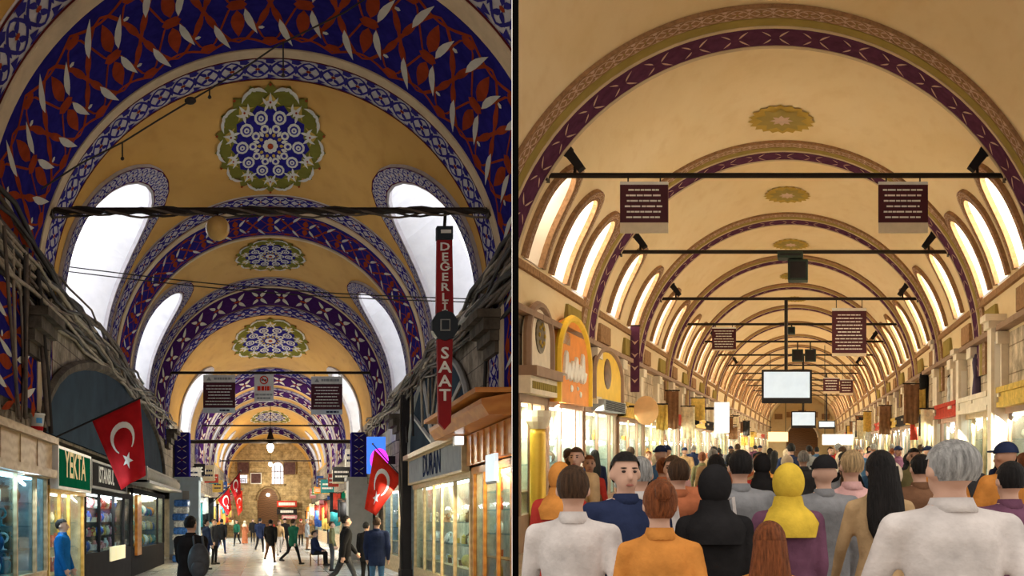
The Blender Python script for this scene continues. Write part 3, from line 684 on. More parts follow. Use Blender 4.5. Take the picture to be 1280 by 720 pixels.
for i in range(7):
    v = 16.45+i*.55; MB().box((fr(.09), v, 2.74), (fr(.13), v+.06, 3.3)).build('batten', ORWOOD, parent=cn, H=HA, clip=-1)
MB().prism([(fr(-.02), 16.4, 3.34), (fr(.5), 16.4, 3.34), (fr(.62), 16.4, 3.52), (fr(.62), 16.4, 3.60), (fr(-.02), 16.4, 3.72)], (0, 5.4, 0)).build('cornice', ORWOOD, parent=cn, H=HA, clip=-1)
MB().box((fr(-.02), 16.4, 3.70), (fr(.72), 21.9, 3.78)).build('cornice_cap', ORWOOD, parent=cn, H=HA, clip=-1)
# zinc sign
zs = wall_sign(HA, fr, 1, 20.5, 28.4, 2.66, 3.26, .02, .16, GREYS, [('DURAN', .78, 2.98, 24.4)], 1, BLTX, 'long zinc sign with dark lettering DURAN over the tan framed shop', frame=TANFR)
MB().box((fr(.0), 20.4, 3.3), (fr(.3), 28.6, 3.42)).build('hood', TANFR, parent=zs, H=HA)
# small lit white panel and floodlights
def flood(H, u, v, w, label, sz=.22, m=WHITEP):
    r = thing('floodlight', label, 'lamp', H, (u, v, w)); MB().box((u-sz/2, v-.09, w-.1), (u+sz/2, v+.09, w+.1)).build('housing', m, parent=r, H=H, bevel=.015)
    MB().box((u-sz*.42, v-.1, w-.08), (u+sz*.42, v-.088, w+.08)).build('lens', M('flood_lens', (.9, .9, .92), rough=.2, emit=1.6, ecol=(1, 1, 1)), parent=r, H=H); MB().tube([(u, v+.05, w-.08), (u, v+.12, w+.2)], .018, 6).build('bracket', GREYFR, parent=r, H=H)
flood(HA, ua(604, 18.5), 18.5, wa(526, 18.5), 'white floodlight hung under the orange canopy edge', .24)
flood(HA, ua(573, 20.4), 20.4, wa(551, 20.4), 'white floodlight at the zinc sign end', .2)
wp = thing('lit_sign', 'small white lit panel sign on the orange shop', 'sign', HA, (fr(.2), 17.6, 2.35)); MB().box((fr(.16), 17.25, 2.32), (fr(.22), 18.0, 2.78)).build('panel', M('white_lit_panel', (.8, .88, .95), emit=.5, ecol=(.8, .92, 1)), parent=wp, H=HA); MB().box((fr(.15), 17.2, 2.28), (fr(.2), 18.05, 2.32)).build('frame', GREYFR, parent=wp, H=HA)
# iron post with cables
ip = thing('iron_post', 'dark iron post bound with cables between two right-hand shops', 'post', HA, (fr(.1), 29.3, 0))
MB().box((fr(.0), 29.05, 0), (fr(.24), 29.5, 5.2)).build('shaft', DKFR, parent=ip, H=HA); MB().box((fr(-.02), 28.95, 0), (fr(.3), 29.6, .25)).build('base', DKFR, parent=ip, H=HA)
for k in range(4): MB().tube([(fr(.27+.03*math.sin(j*.9+k)), 29.1+.1*k+.03*math.sin(j*1.7+k*2), .2+j*.5) for j in range(11)], .022, 5).build('cable', CABLE if k % 2 else DARKCAB, parent=ip, H=HA)
# --- lunettes over the shops
def lunette(f, v0, v1, w0, w1, mat, label, spokes):
    root = thing('lunette_panel', label, 'panel', HA, (f(0), (v0+v1)/2, w0)); c = (v0+v1)/2; hv = (v1-v0)/2
    arc = [(c-hv*math.cos(PI*i/20), w0+(w1-w0)*math.sin(PI*i/20)) for i in range(21)]
    sg = 1 if f(1) > f(0) else -1
    MB().prism([(f(.0), v, w) for v, w in arc], (sg*.06, 0, 0)).build('infill', mat, parent=root, H=HA)
    MB().tube([(f(.06), v, w) for v, w in arc], .11 if not spokes else .07, 6).build('arch_frame', GREYFR if spokes else STONEA, parent=root, H=HA)
    for t in spokes: MB().tube([(f(.09), c, w0+.05), (f(.09), c-hv*math.cos(t)*.98, w0+(w1-w0)*math.sin(t)*.98)], .055, 5).build('spoke', M('pale_grey_metal', (.45, .44, .42), rough=.5), parent=root, H=HA)
lunette(fl, 17.6, 37.6, 3.2, 5.35, SLATE, 'plain slate blue arched panel above the shops behind the big flag', [])
lunette(fr, 20.2, 29.0, 3.45, 5.45, SLATE, 'slate arched fanlight with pale spokes above the zinc sign', [.55, 1.15, 1.95, 2.55])
# stepped stone corbels at the springing
def corbel(f, v, w, label_n):
    r = struct(thing('trim_%d' % label_n, None, None, HA, (f(0), v, w)))
    for i, (n, h) in enumerate(((.12, .2), (.22, .18), (.34, .2), (.46, .14))):
        MB().box((f(-.05), v-.5-.06*i, w+sum(x[1] for x in ((.12,.2),(.22,.18),(.34,.2),(.46,.14))[:i])), (f(n), v+.5+.06*i, w+sum(x[1] for x in ((.12,.2),(.22,.18),(.34,.2),(.46,.14))[:i+1]))).build('step', STONEA, parent=r, H=HA, clip=-1)
corbel(fl, 17.0, 4.35, 60); corbel(fr, 18.2, 4.55, 61); corbel(fl, 39.6, 4.4, 62); corbel(fr, 31.2, 4.1, 63)
# rough plaster patches and sill slopes below the first windows
for sd, f in ((-1, fl), (1, fr)):
    m = MB(); m.prism([(f(-.02), 18.9, 5.55), (f(.0), 18.9, 5.55), (f(.16), 18.9, 5.66), (f(.16), 18.9, 5.74), (f(-.02), 18.9, 5.80)], (0, 6.2, 0)); struct(m.build('trim_%d' % (70+sd), M('grey_plaster_ledge', (.42, .40, .37), rough=.85, var=.3, scale=4), H=HA, base=(f(0), 22, 5.6)))
    m = MB(); m.prism([(f(-.02), 29.4, 5.55), (f(.14), 29.4, 5.62), (f(.14), 29.4, 5.74), (f(-.02), 29.4, 5.80)], (0, 4.0, 0)); struct(m.build('trim_%d' % (75+sd), MATS['grey_plaster_ledge'], H=HA, base=(f(0), 31, 5.6)))
GP = M('grey_white_plaster', (.55, .54, .52), rough=.95, var=.22, scale=1.6, spec=.03)
struct(MB().box((fr(-.02), 29.7, 4.2), (fr(.03), 36.3, 5.56)).build('trim_80', GP, H=HA, base=(fr(0), 33, 4.2))); struct(MB().box((fl(-.02), 34.2, 5.0), (fl(.03), 41.5, 5.56)).build('trim_81', GP, H=HA, base=(fl(0), 37, 5.0)))
# --- cables slung along both walls
BUND = {}
def bundle(label, group, f, v, w):
    if group not in BUND: BUND[group] = thing('cable_bundle', label, 'cables', HA, (f(.1), v, w))
    return BUND[group]
def cable(f, v0, v1, w0, w1, r, m, label, group, ph, n=16, sag=.1, nin=.1):
    rr = random.Random(ph); a, b, c = rr.uniform(.3, .8), rr.uniform(0, 6), rr.uniform(.03, .12)
    pts = []
    for i in range(n+1):
        t = i/n; v = v0+(v1-v0)*t; pts.append((f(nin+.06*math.sin(v*a+b)+.04*math.sin(v*2.3+b)), v, w0+(w1-w0)*t+c*math.sin(v*a*1.7+b)-sag*math.sin(PI*t*2)**2))
    return MB().tube(pts, r, 5).build('cable', m, parent=bundle(label, group, f, v0, w0), H=HA, smooth=True, clip=-1 if f is fr else 0)
for i in range(26):
    r = random.Random(50+i)
    cable(fl, 12.5, r.uniform(30, 42), r.uniform(5.2, 6.5), r.uniform(5.2, 5.75), r.uniform(.022, .05), (CABLE, CABLE2, DARKCAB)[i % 3], 'tangled brown cables slung lengthwise along the wall over the wood-fascia shop', 'cables along the wall over the wood-fascia shop', i, 22, .12, .06+.02*(i % 6))
    cable(fr, 15.5, r.uniform(30, 42), r.uniform(5.0, 6.3), r.uniform(4.9, 5.6), r.uniform(.022, .05), (CABLE2, CABLE, DARKCAB)[i % 3], 'tangled brown cables slung lengthwise along the wall over the zinc sign', 'cables along the wall over the zinc sign', i+100, 22, .12, .06+.02*(i % 6))
for i in range(16):
    r = random.Random(150+i); v = r.uniform(13.5, 18.2)
    cable(fl, v, v+r.uniform(-.9, .9), 5.9, 3.2, r.uniform(.02, .045), (CABLE2, CABLE, DARKCAB)[i % 3], 'loose cables dropping down the stained wall to the wood fascia', 'cables dropping to the wood fascia', i+300, 12, 0, .1+.03*(i % 5))
for i in range(9):
    r = random.Random(250+i); v = r.uniform(18, 33)
    cable(fr, v, v+r.uniform(-.9, .9), 5.4, 3.9, r.uniform(.02, .04), (CABLE2, CABLE, DARKCAB)[i % 3], 'loose cables dropping down the wall toward the orange canopy', 'cables dropping to the orange canopy', i+400, 12, 0, .08+.03*(i % 5))
# --- bucket on the fascia
bk = thing('plastic_bucket', 'white plastic bucket with red and blue print on the wood fascia', 'bucket', HA, (fl(.02), 17.35, 3.12))
bu = fl(.02); MB().lathe([(.12, 0), (.155, .30), (.165, .30), (.165, .33), (.15, .33), (.11, .02), (0, .02)], (bu, 17.35, 3.12), 18).build('pail', WHITEP, parent=bk, H=HA, smooth=True)
mb = MB(); mb.lathe([(.127, .04), (.136, .11)], (bu, 17.35, 3.12), 18); mb.build('red_print', REDF, parent=bk, H=HA)
mb = MB(); mb.add([(bu+.150*math.sin(t), 17.35-.150*math.cos(t), 3.12+z) for z in (.16, .25) for t in (.3, .55, .8, 1.05)], [(0, 1, 5, 4), (1, 2, 6, 5), (2, 3, 7, 6)]); mb.build('blue_print', M('sky_blue_print', (.1, .35, .7)), parent=bk, H=HA)
# --- tie rods and what hangs from them
r1 = rod(HA, 17.6, 6.97, 'heavy tie rod wrapped in dark cables below the leafy blue arch', .055)
for k in range(4):
    pts = [(-3.7+7.4*i/40, 17.6+.07*math.cos(i*.8+k*1.6), 6.97+.06*math.sin(i*.8+k*1.6)-.02*k) for i in range(41)]
    MB().tube(pts, .02, 5).build('wrapped_cable', (DARKCAB, CABLE)[k % 2], parent=r1, H=HA)
rod(HA, 38.0, wa(466, 38), 'plain black tie rod carrying the maroon notices', .05)
r3 = rod(HA, 45.0, wa(552, 45), 'thick dark tie rod with a hanging lamp at its middle', .085)
MB().prism([(-.16, 45, 5.2), (.16, 45, 5.2), (.0, 45, 5.75)], (0, .05, 0)).build('king_hanger', IRON, parent=r3, H=HA)
pnd = thing('pendant_lamp', 'small glowing lamp under the thick dark tie rod', 'lamp', HA, (0, 45, 4.75)); MB().ball((0, 45, 4.86), .16).build('globe', LAMPW, parent=pnd, H=HA, smooth=True); MB().lathe([(.1, 0), (.06, .14), (.02, .16)], (0, 45, 5.0), 10).build('cap', IRON, parent=pnd, H=HA)
def bulb(H, p, e, parent, col=(1, .88, .66)):
    l = bpy.data.lights.new('bulb', 'POINT'); l.energy = e; l.color = col; l.shadow_soft_size = .18; o = bpy.data.objects.new('bulb', l); COL.objects.link(o); o.parent = parent; o.location = Vector(tw(H, p))-Vector(parent['_b'])
bulb(HA, (0, 45, 4.62), 420, pnd)
rod(HA, 57.0, wa(532, 57), 'thin black tie rod behind the maroon notices', .045); rod(HA, 80.0, wa(576, 80), 'thin tie rod near the windowed end wall', .05)
gl_ = thing('globe_lamp', 'round amber globe lamp hung from the cable-wrapped rod', 'lamp', HA, (ua(272, 17.6), 17.6, 6.48)); gu = ua(272, 17.6)
MB().ball((gu, 17.6, 6.66), .21, 16, 10).build('globe', M('amber_glass', (.58, .36, .12), rough=.15), parent=gl_, H=HA, smooth=True); MB().tube([(gu, 17.6, 6.86), (gu, 17.6, 6.97)], .02).build('stem', IRON, parent=gl_, H=HA)
# thin wires across the passage
for j, (d, y0, y1, x0, x1, lab) in enumerate(((19.6, 333, 374, 82, 600, 'upper thin wire stretched across under the first windows'), (19.9, 339, 378, 82, 600, 'lower thin wire stretched across under the first windows'))):
    o = MB().tube([(ua(x0+(x1-x0)*i/12, d), d, wa(y0+(y1-y0)*i/12, d)-.12*math.sin(PI*i/12)) for i in range(13)], .011, 4).build('overhead_wire', DARKCAB, H=HA, base=(0, d, 6)); tag(o, lab, 'wire')
bnt = MB(); d = 15.2
bnt.tube([(ua(x, d), d, wa(y, d)) for x, y in ((52, 236), (100, 205), (155, 177), (195, 152), (235, 128), (275, 104), (310, 82), (345, 58), (385, 38), (430, 16), (470, -10))], .014, 5)
o = thing('light_cable', 'thin dark cable with small fittings rising across the leafy blue arch', 'cable', HA, (ua(235, d), d, wa(128, d))); bnt.build('wire', DARKCAB, parent=o, H=HA)
for x, y, h in ((153, 178, .24), (238, 126, 0), (262, 113, .1), (354, 52, .5)):
    m = MB()
    if h: m.tube([(ua(x, d), d, wa(y, d)), (ua(x, d), d, wa(y, d)-h)], .012, 5); m.ball((ua(x, d), d, wa(y, d)-h), .03, 6, 4)
    else: m.ball((ua(x, d), d, wa(y, d)), (.09, .05, .06), 8, 5)
    m.build('fitting', DARKCAB, parent=o, H=HA)
# --- giant wristwatch sign
d = 17.75; ws = thing('wristwatch_sign', 'tall red hanging sign shaped like a wristwatch lettered DEGERLI SAAT', 'sign', HA, (ua(556, d), d, wa(535, d))); cu_ = ua(556, d); e = 1280/d
ws['label'] = 'tall red hanging sign shaped like a wristwatch, lettered DEĞERLİ SAAT'
WR = M('watch_red', (.30, .008, .012), rough=.5); WD = M('watch_navy', (.012, .018, .028), rough=.4)
hw = 10.5/e
MB().prism([(cu_-hw, d, wa(392, d)), (cu_+hw*1.05, d, wa(392, d)), (cu_+hw*.9, d, wa(300, d)), (cu_-hw*.9, d, wa(300, d))], (0, .12, 0)).build('upper_strap', WR, parent=ws, H=HA)
MB().prism([(cu_-hw*.9, d, wa(424, d)), (cu_-hw*.75, d, wa(528, d)), (cu_, d, wa(537, d)), (cu_+hw*.75, d, wa(528, d)), (cu_+hw*.95, d, wa(424, d))], (0, .12, 0)).build('lower_strap', WR, parent=ws, H=HA)
cc = wa(407, d); rr_ = 17/e
MB().prism([(cu_+rr_*math.cos(2*PI*i/10+PI/10), d-.04, cc+1.12*rr_*math.sin(2*PI*i/10+PI/10)) for i in range(10)], (0, .2, 0)).build('case', WD, parent=ws, H=HA)
MB().box((cu_-.085, d-.07, cc-.1), (cu_+.085, d-.04, cc+.1)).build('dial_frame', GREYFR, parent=ws, H=HA); MB().box((cu_-.065, d-.085, cc-.08), (cu_+.065, d-.07, cc+.08)).build('dial', WD, parent=ws, H=HA)
MB().box((cu_-hw*.95, d-.03, wa(299, d)), (cu_+hw*.95, d+.13, wa(283, d))).build('buckle', WD, parent=ws, H=HA); MB().box((cu_-hw*.5, d-.05, wa(292, d)), (cu_+hw*.7, d-.03, wa(288, d))).build('buckle_pin', WHITEP, parent=ws, H=HA)
MB().tube([(cu_, d+.03, wa(283, d)), (cu_, d-.05, 6.97)], .03, 6).build('hanger', IRON, parent=ws, H=HA)
for i, ch in enumerate('DEĞERLİ'):
    m = MB(); text_mb(m, ch, .195, (cu_, d, wa(309+12.6*i, d)), (1.25, 0, 0), (0, 0, 1), .014); m.build('letter', WHTX, parent=ws, H=HA)
for i, ch in enumerate('SAAT'):
    m = MB(); text_mb(m, ch, .28, (cu_, d, wa(442+17.5*i, d)), (1.15, 0, 0), (0, 0, 1), .014); m.build('letter', WHTX, parent=ws, H=HA)
# --- hanging notices on the second rod
def text_lines(mb, u0, u1, w0, w1, n, v, rnd_, h=.3):
    """rows of word-length bars, too small in the photo to read"""
    st = (w1-w0)/n
    for i in range(n):
        wd = (u1-u0)*rnd_.uniform(.72, 1.0); c = (u0+u1)/2; x = c-wd/2; z = w1-st*(i+.5)
        while x < c+wd/2-.02:
            l = min(rnd_.uniform(.05, .16), c+wd/2-x); mb.box((x, v-.006, z-st*h/2), (x+l*.86, v, z+st*h/2)); x += l
def notice(H, u0, u1, d, wt, wbm, label, head=.2, foot=.13, mbody=MAROONS, n=7, rodw=None, blue=True):
    c = (u0+u1)/2; r = thing('hanging_notice', label, 'sign', H, (c, d, wbm)); h = wt-wbm; rr2 = random.Random(int(u0*100)+int(d))
    MB().box((u0, d, wbm+h*foot), (u1, d+.05, wt-h*head)).build('panel', mbody, parent=r, H=H)
    if head: MB().box((u0, d, wt-h*head), (u1, d+.05, wt)).build('header', WHITEP, parent=r, H=H)
    if foot: MB().box((u0, d, wbm), (u1, d+.05, wbm+h*foot)).build('footer', M('pale_blue_board', (.62, .70, .76)) if blue else M('pale_cream_board', (.75, .66, .5)), parent=r, H=H)
    m = MB(); text_lines(m, u0+.06, u1-.06, wbm+h*(foot+.05), wt-h*(head+.05), n, d-.001, rr2); tag(m.build('text_lines', WHTX if mbody is MAROONS else MAROONS, parent=r, H=H), kind='stuff')
    if head and blue:
        m = MB(); text_lines(m, u0+(u1-u0)*.3, u1-.08, wt-h*head*.75, wt-h*head*.25, 1, d-.001, rr2, .6); m.prism([(u0+.12, d-.004, wt-h*head*.75), (u0+.3, d-.004, wt-h*head*.75), (u0+.21, d-.004, wt-h*head*.25)], (0, .004, 0)); tag(m.build('header_mark', GREYS, parent=r, H=H), kind='stuff')
        m = MB(); text_lines(m, c-.05, u1-.1, wbm+h*foot*.25, wbm+h*foot*.75, 1, d-.001, rr2, .7); tag(m.build('footer_mark', BLTX, parent=r, H=H), kind='stuff')
    for x in (u0+.12, u1-.12): MB().tube([(x, d+.02, wt), (x, d+.02, rodw if rodw else wt+.1)], .012, 5).build('hanger', IRON, parent=r, H=H)
    return r
d = 38.0; rw = wa(466, d)
notice(HA, ua(254, d), ua(294, d), d, wa(468.5, d), wa(516, d), 'maroon hanging notice with white header beside the small no-smoking sign', rodw=rw)
notice(HA, ua(389, d), ua(428, d), d, wa(470.5, d), wa(518, d), 'maroon hanging notice with white header near the spoked fanlight side', rodw=rw)
ns = thing('no_smoking_sign', 'small white no-smoking sign between the maroon hanging notices', 'sign', HA, (ua(330, d), d, wa(502, d))); c = ua(330, d)
MB().box((ua(318, d), d, wa(502, d)), (ua(342, d), d+.04, wa(468, d))).build('panel', WHITEP, parent=ns, H=HA); cz = wa(475, d)
MB().tube([(c+.14*math.cos(2*PI*i/16), d-.01, cz+.14*math.sin(2*PI*i/16)) for i in range(17)], .022, 5).build('prohibition_ring', REDF2, parent=ns, H=HA); MB().tube([(c-.1, d-.01, cz+.1), (c+.1, d-.01, cz-.1)], .02, 5).build('slash', REDF2, parent=ns, H=HA)
MB().box((c-.1, d-.006, cz-.02), (c+.1, d, cz+.02)).build('cigarette', BLACK, parent=ns, H=HA)
m = MB(); text_lines(m, ua(319, d), ua(341, d), wa(489, d), wa(482, d), 1, d-.001, random.Random(1), .8); tag(m.build('red_text', REDF2, parent=ns, H=HA), kind='stuff'); m = MB(); text_lines(m, ua(319, d), ua(341, d), wa(500, d), wa(491, d), 2, d-.001, random.Random(2), .5); tag(m.build('grey_text', GREYS, parent=ns, H=HA), kind='stuff')
for x in (ua(322, d), ua(338, d)): MB().tube([(x, d+.02, wa(468, d)), (x, d+.02, rw)], .012, 5).build('hanger', IRON, parent=ns, H=HA)
# --- flags
def flag(H, d, base, tip, c00, c10, c01, c11, label, cloth, size=1.0, emblem=True, pole=True, wave=.06):
    """corners in photo-plane (u, w) at distance d: c00-c10 along the pole, c01-c11 the lower edge"""
    r = thing('flag', label, 'flag', H, (base[0], d, base[1]))
    if pole: MB().tube([(base[0], d, base[1]), (tip[0], d, tip[1])], .018*size, 6).build('pole', DKFR, parent=r, H=H); MB().ball((tip[0], d, tip[1]), .035*size, 8, 6).build('finial', GREYFR, parent=r, H=H)
    n = 14
    def fp(s, t, off=0):
        u = (c00[0]*(1-s)+c10[0]*s)*(1-t)+(c01[0]*(1-s)+c11[0]*s)*t; w = (c00[1]*(1-s)+c10[1]*s)*(1-t)+(c01[1]*(1-s)+c11[1]*s)*t
        return (u, d + wave*math.sin(s*7+t*2)*t - off, w)
    m = MB(); m.add([fp(i/n, j/n) for j in range(n+1) for i in range(n+1)], [(j*(n+1)+i, j*(n+1)+i+1, (j+1)*(n+1)+i+1, (j+1)*(n+1)+i) for j in range(n) for i in range(n)])
    o = m.build('cloth', cloth, parent=r, H=H, smooth=True); sd = o.modifiers.new('thick', 'SOLIDIFY'); sd.thickness = .006; sd.offset = 0
    if emblem:
        cr = MB(); k = 18; out = []; inn = []
        W_, H_ = math.dist(c00, c10), math.dist(c00, c01); ax, ay = .30*min(1, H_/W_), .30*W_/H_*min(1, H_/W_)
        for i in range(k+1):
            a = -2.45+4.9*i/k; out.append(fp(.5+ax*math.sin(a), .40-ay*math.cos(a), .013)); inn.append(fp(.5+ax*.80*math.sin(a*.965), .435-ay*.80*math.cos(a*.965), .013))
        cr.add(out+inn, [(i, i+1, k+1+i+1, k+1+i) for i in range(k)]); cr.build('crescent', FLAGW, parent=r, H=H)
        st = MB(); pts = []
        for i in range(10):
            a = 2*PI*i/10; rad = (.16 if i % 2 == 0 else .065); pts.append(fp(.5+rad*min(1, H_/W_)*math.sin(a), .70+rad*W_/H_*min(1, H_/W_)*math.cos(a), .013))
        st.fan(fp(.5, .70, .013), pts); st.build('star', FLAGW, parent=r, H=H)
    return r
d = 18.2; Q = lambda x, y, d=d: (ua(x, d), wa(y, d))
flag(HA, d, Q(60, 551), Q(179, 496), Q(115, 525.5), Q(175, 497.5), Q(151, 612), Q(182, 594), 'big red flag with white crescent and star on a pole above the green sign', REDF, wave=.08)
d = 30.5; Q = lambda x, y, d=30.5: (ua(x, d), wa(y, d))
flag(HA, d, Q(505, 600), Q(466, 555), Q(503, 598), Q(468, 562), Q(470, 645), Q(456, 636), 'bright red flag with white crescent hanging by the blue neon sign', REDF2, wave=.12)
for (d, b, t, a0, a1, b0, b1, lab, cl) in ((58, (277, 622), (301, 588), (286, 606), (300, 590), (293, 622), (301, 617), 'small upper red flag above the passage among three flags', REDF), (52, (262, 632), (287, 607), (272, 625), (287, 610), (285, 644), (289, 637), 'small lower red flag near the left-hand stalls', REDF), (60, (282, 622), (303, 611), (292, 619), (303, 613), (298, 645), (303, 638), 'small orange-red flag below the upper of three flags', REDF2)):
    Q = lambda p, d=d: (ua(p[0], d), wa(p[1], d)); flag(HA, d, Q(b), Q(t), Q(a0), Q(a1), Q(b0), Q(b1), lab, cl, 1.4, wave=.1)
# neon sign
d = 33; nn = thing('neon_sign', 'blue and magenta lit sign behind the bright red flag', 'sign', HA, (ua(470, d), d, wa(592, d)))
MB().box((ua(459, d), d, wa(592, d)), (ua(482, d), d+.15, wa(546, d))).build('casing', M('blue_lit_face', (.04, .12, .8), emit=.9, ecol=(.05, .2, 1)), parent=nn, H=HA); MB().ball((ua(474, d), d-.02, wa(575, d)), (.3, .04, .38), 14, 8).build('magenta_disc', M('magenta_lit', (.8, .05, .6), emit=1.0, ecol=(.75, .05, .8)), parent=nn, H=HA)
MB().box((ua(476, d), d+.02, wa(580, d)), (4.05, d+.1, wa(570, d))).build('bracket', DKFR, parent=nn, H=HA)
# --- deep stalls, both sides, with hanging cloth
CLC = ['red', 'orange', 'cream', 'teal', 'brown', 'gold', 'white', 'pink', 'blue', 'black']
CLM = {k: M(k+'_cloth', GC[k], rough=.85, var=.3, scale=7) for k in CLC}
STL = ['lit by a cream lamp', 'hung with scarves', 'with dark counter', 'with gilt trim', 'near the end wall', 'full of bright cloth', 'with a wide counter']
for sd in (-1, 1):
    vv = 45.2
    for k in range(7):
        v1 = vv+6.8
        shop(HA, sd, vv, v1-.2, '%s bazaar stall %s, %s of its row past the pier' % (('left-hand', '', 'right-hand')[sd+1], STL[k], ['first', 'second', 'third', 'fourth', 'fifth', 'sixth', 'seventh'][k]), '', [vv+.1, v1-.3], (DKFR, TANFR, PALEWOOD)[k % 3], (INWARM, INCOOL, INDARK)[(k+(sd > 0)) % 3], top=2.5, riser=.8, shelves=(.8, 1.5), depth=.55 if sd > 0 else 1.05, power=480, col=(1, .93, .8), fascia=(2.6, 3.1, (GREYS, CLM['cream'], GREENS, CLM['red'], DKFR)[(k+sd) % 5], .2))
        for j in range(5):
            v = vv+.7+j*1.25; f = fl if sd < 0 else fr; cc_ = rnd.choice(CLC); w1 = rnd.uniform(2.3, 3.0); ln = rnd.uniform(.7, 1.3); wd = rnd.uniform(.35, .6); nn_ = rnd.uniform(.25, .8)
            m = MB(); n = 8; m.add([(f(nn_)+wd*(i/n-.5), v+.05*math.sin(i*2.1+j)*t, w1-ln*t+.03*math.sin(i)) for t in (0, .5, 1) for i in range(n+1)], [(t*(n+1)+i, t*(n+1)+i+1, (t+1)*(n+1)+i+1, (t+1)*(n+1)+i) for t in range(2) for i in range(n)])
            o = m.build('hanging_cloth', CLM[cc_], H=HA, smooth=True, base=(f(nn_), v, w1)); mo = o.modifiers.new('thick', 'SOLIDIFY'); mo.thickness = .02
            tag(o, '%s cloth hung out at the %s stalls past the pier' % (cc_, ('left-hand', '', 'right-hand')[sd+1]), 'cloth', 'cloths hung out at the %s deep stalls' % ('left-hand', '', 'right-hand')[sd+1])
            st = MB().box((f(nn_)-wd/2-.03, v-.02, w1), (f(nn_)+wd/2+.03, v+.02, w1+.04)); st.build('hanging_bar', IRON, parent=o, H=HA)
        vv = v1
# --- end wall: windows, niche and shop signs
EF = 99.95
def end_window(x0, x1, y0, y1, k, arch):
    r = struct(thing('window_%d' % (90+k), None, None, HA, (ua((x0+x1)/2, EF), EF, wa(y1, EF)))); a, b, c, e_ = ua(x0, EF), ua(x1, EF), wa(y1, EF), wa(y0, EF)
    pts = [(a, EF-.1, c), (b, EF-.1, c)] + ([(( a+b)/2+(b-a)/2*math.cos(PI*i/10), EF-.1, e_-(b-a)/2+(b-a)/2*math.sin(PI*i/10)) for i in range(11)] if arch else [(b, EF-.1, e_), (a, EF-.1, e_)])
    MB().prism(pts, (0, .08, 0)).build('pane', M('pale_lilac_daylight', (.8, .78, .9), emit=.9, ecol=(.85, .82, 1)), parent=r, H=HA)
    for i in range(1, 4): MB().box((a+(b-a)*i/4-.04, EF-.16, c), (a+(b-a)*i/4+.04, EF-.1, e_-.3)).build('bar', GREYFR, parent=r, H=HA)
    for i in range(1, 3): MB().box((a, EF-.16, c+(e_-c)*i/3.5-.04), (b, EF-.1, c+(e_-c)*i/3.5+.04)).build('bar', GREYFR, parent=r, H=HA)
    MB().box((a-.15, EF-.25, c-.18), (b+.15, EF, c)).build('sill', ENDST, parent=r, H=HA)
end_window(299, 309, 594, 604, 1, False); end_window(340, 354, 578, 605, 2, True)
for x0, x1, y0, y1, lab in ((297, 311, 578, 592, 'upper dark square plaque on the end wall'), (314, 326, 592, 604, 'dark square plaque between the end wall windows'), (355, 369, 578, 593, 'dark square plaque beside the arched end window')):
    r = thing('wall_plaque', lab, 'plaque', HA, (ua((x0+x1)/2, EF), EF, wa(y1, EF))); MB().box((ua(x0, EF), EF-.12, wa(y1, EF)), (ua(x1, EF), EF, wa(y0, EF))).build('slab', M('dark_plaque', (.10, .05, .05), var=.4, scale=5), parent=r, H=HA); f = MB()
    for (a, b, c_, e_) in ((x0-1, x1+1, y0-1, y0), (x0-1, x1+1, y1, y1+1), (x0-1, x0, y0, y1), (x1, x1+1, y0, y1)): f.box((ua(a, EF), EF-.16, wa(e_, EF)), (ua(b, EF), EF, wa(c_, EF)))
    f.build('frame', WHITEP if x0 == 314 else ENDST, parent=r, H=HA)
ar = thing('arched_doorway', 'dark arched doorway with a glowing lamp in the end wall', 'doorway', HA, (ua(335, EF), EF-.1, 0)); c = ua(335, EF)
MB().prism([(c-1.0, EF-.12, 0), (c+1.0, EF-.12, 0)] + [(c+1.0*math.cos(PI*i/12), EF-.12, 3.6+1.2*math.sin(PI*i/12)) for i in range(13)], (0, .12, 0)).build('opening', DKWOOD, parent=ar, H=HA)
MB().tube([(c+1.05*math.cos(PI*i/16), EF-.14, 3.6+1.25*math.sin(PI*i/16)) for i in range(17)], .12, 6).build('arch_moulding', ENDST, parent=ar, H=HA); MB().ball((c, EF-.3, 4.1), .17).build('lamp', LAMPW, parent=ar, H=HA); bulb(HA, (c, EF-3.2, 4.6), 420, ar)
for dd_ in (62, 78):  # two added lamps, invented to brighten the dim deep part of the passage
    p_ = thing('pendant_lamp', ['added fill lamp on a long cord over the first deep stalls', 'added fill lamp on a long cord near the end wall'][dd_ > 70], 'lamp', HA, (0, dd_, 5.8)); MB().ball((0, dd_, 5.9), .16).build('globe', LAMPW, parent=p_, H=HA, smooth=True); MB().tube([(0, dd_, 6.04), (0, dd_, 9.69)], .02, 6).build('cord', IRON, parent=p_, H=HA); bulb(HA, (0, dd_, 5.6), 700, p_)
for i, (x0, x1, y0, y1, mt_, lab) in enumerate(((346, 371, 626, 634, CLM['red'], 'red lettered shop board on the end wall, topmost of three'), (346, 371, 636, 643, DKFR, 'dark lettered shop board on the end wall, middle of three'), (352, 371, 644, 649, CLM['pink'], 'pink shop board on the end wall, lowest of three'))):
    r = thing('shop_board', lab, 'sign', HA, (ua(358, EF), EF-.5, wa(y1, EF))); MB().box((ua(x0, EF), EF-.5, wa(y1, EF)), (ua(x1, EF), EF-.4, wa(y0, EF))).build('board', mt_, parent=r, H=HA); m = MB(); text_lines(m, ua(x0+2, EF), ua(x1-2, EF), wa(y1-1, EF), wa(y0+1, EF), 1, EF-.501, random.Random(i), .6); tag(m.build('lettering', WHTX, parent=r, H=HA), kind='stuff')
    for x in (x0+3, x1-3): MB().box((ua(x, EF)-.05, EF-.4, wa(y1-2, EF)), (ua(x, EF)+.05, EF+.01, wa(y0+2, EF))).build('bracket', DKFR, parent=r, H=HA)
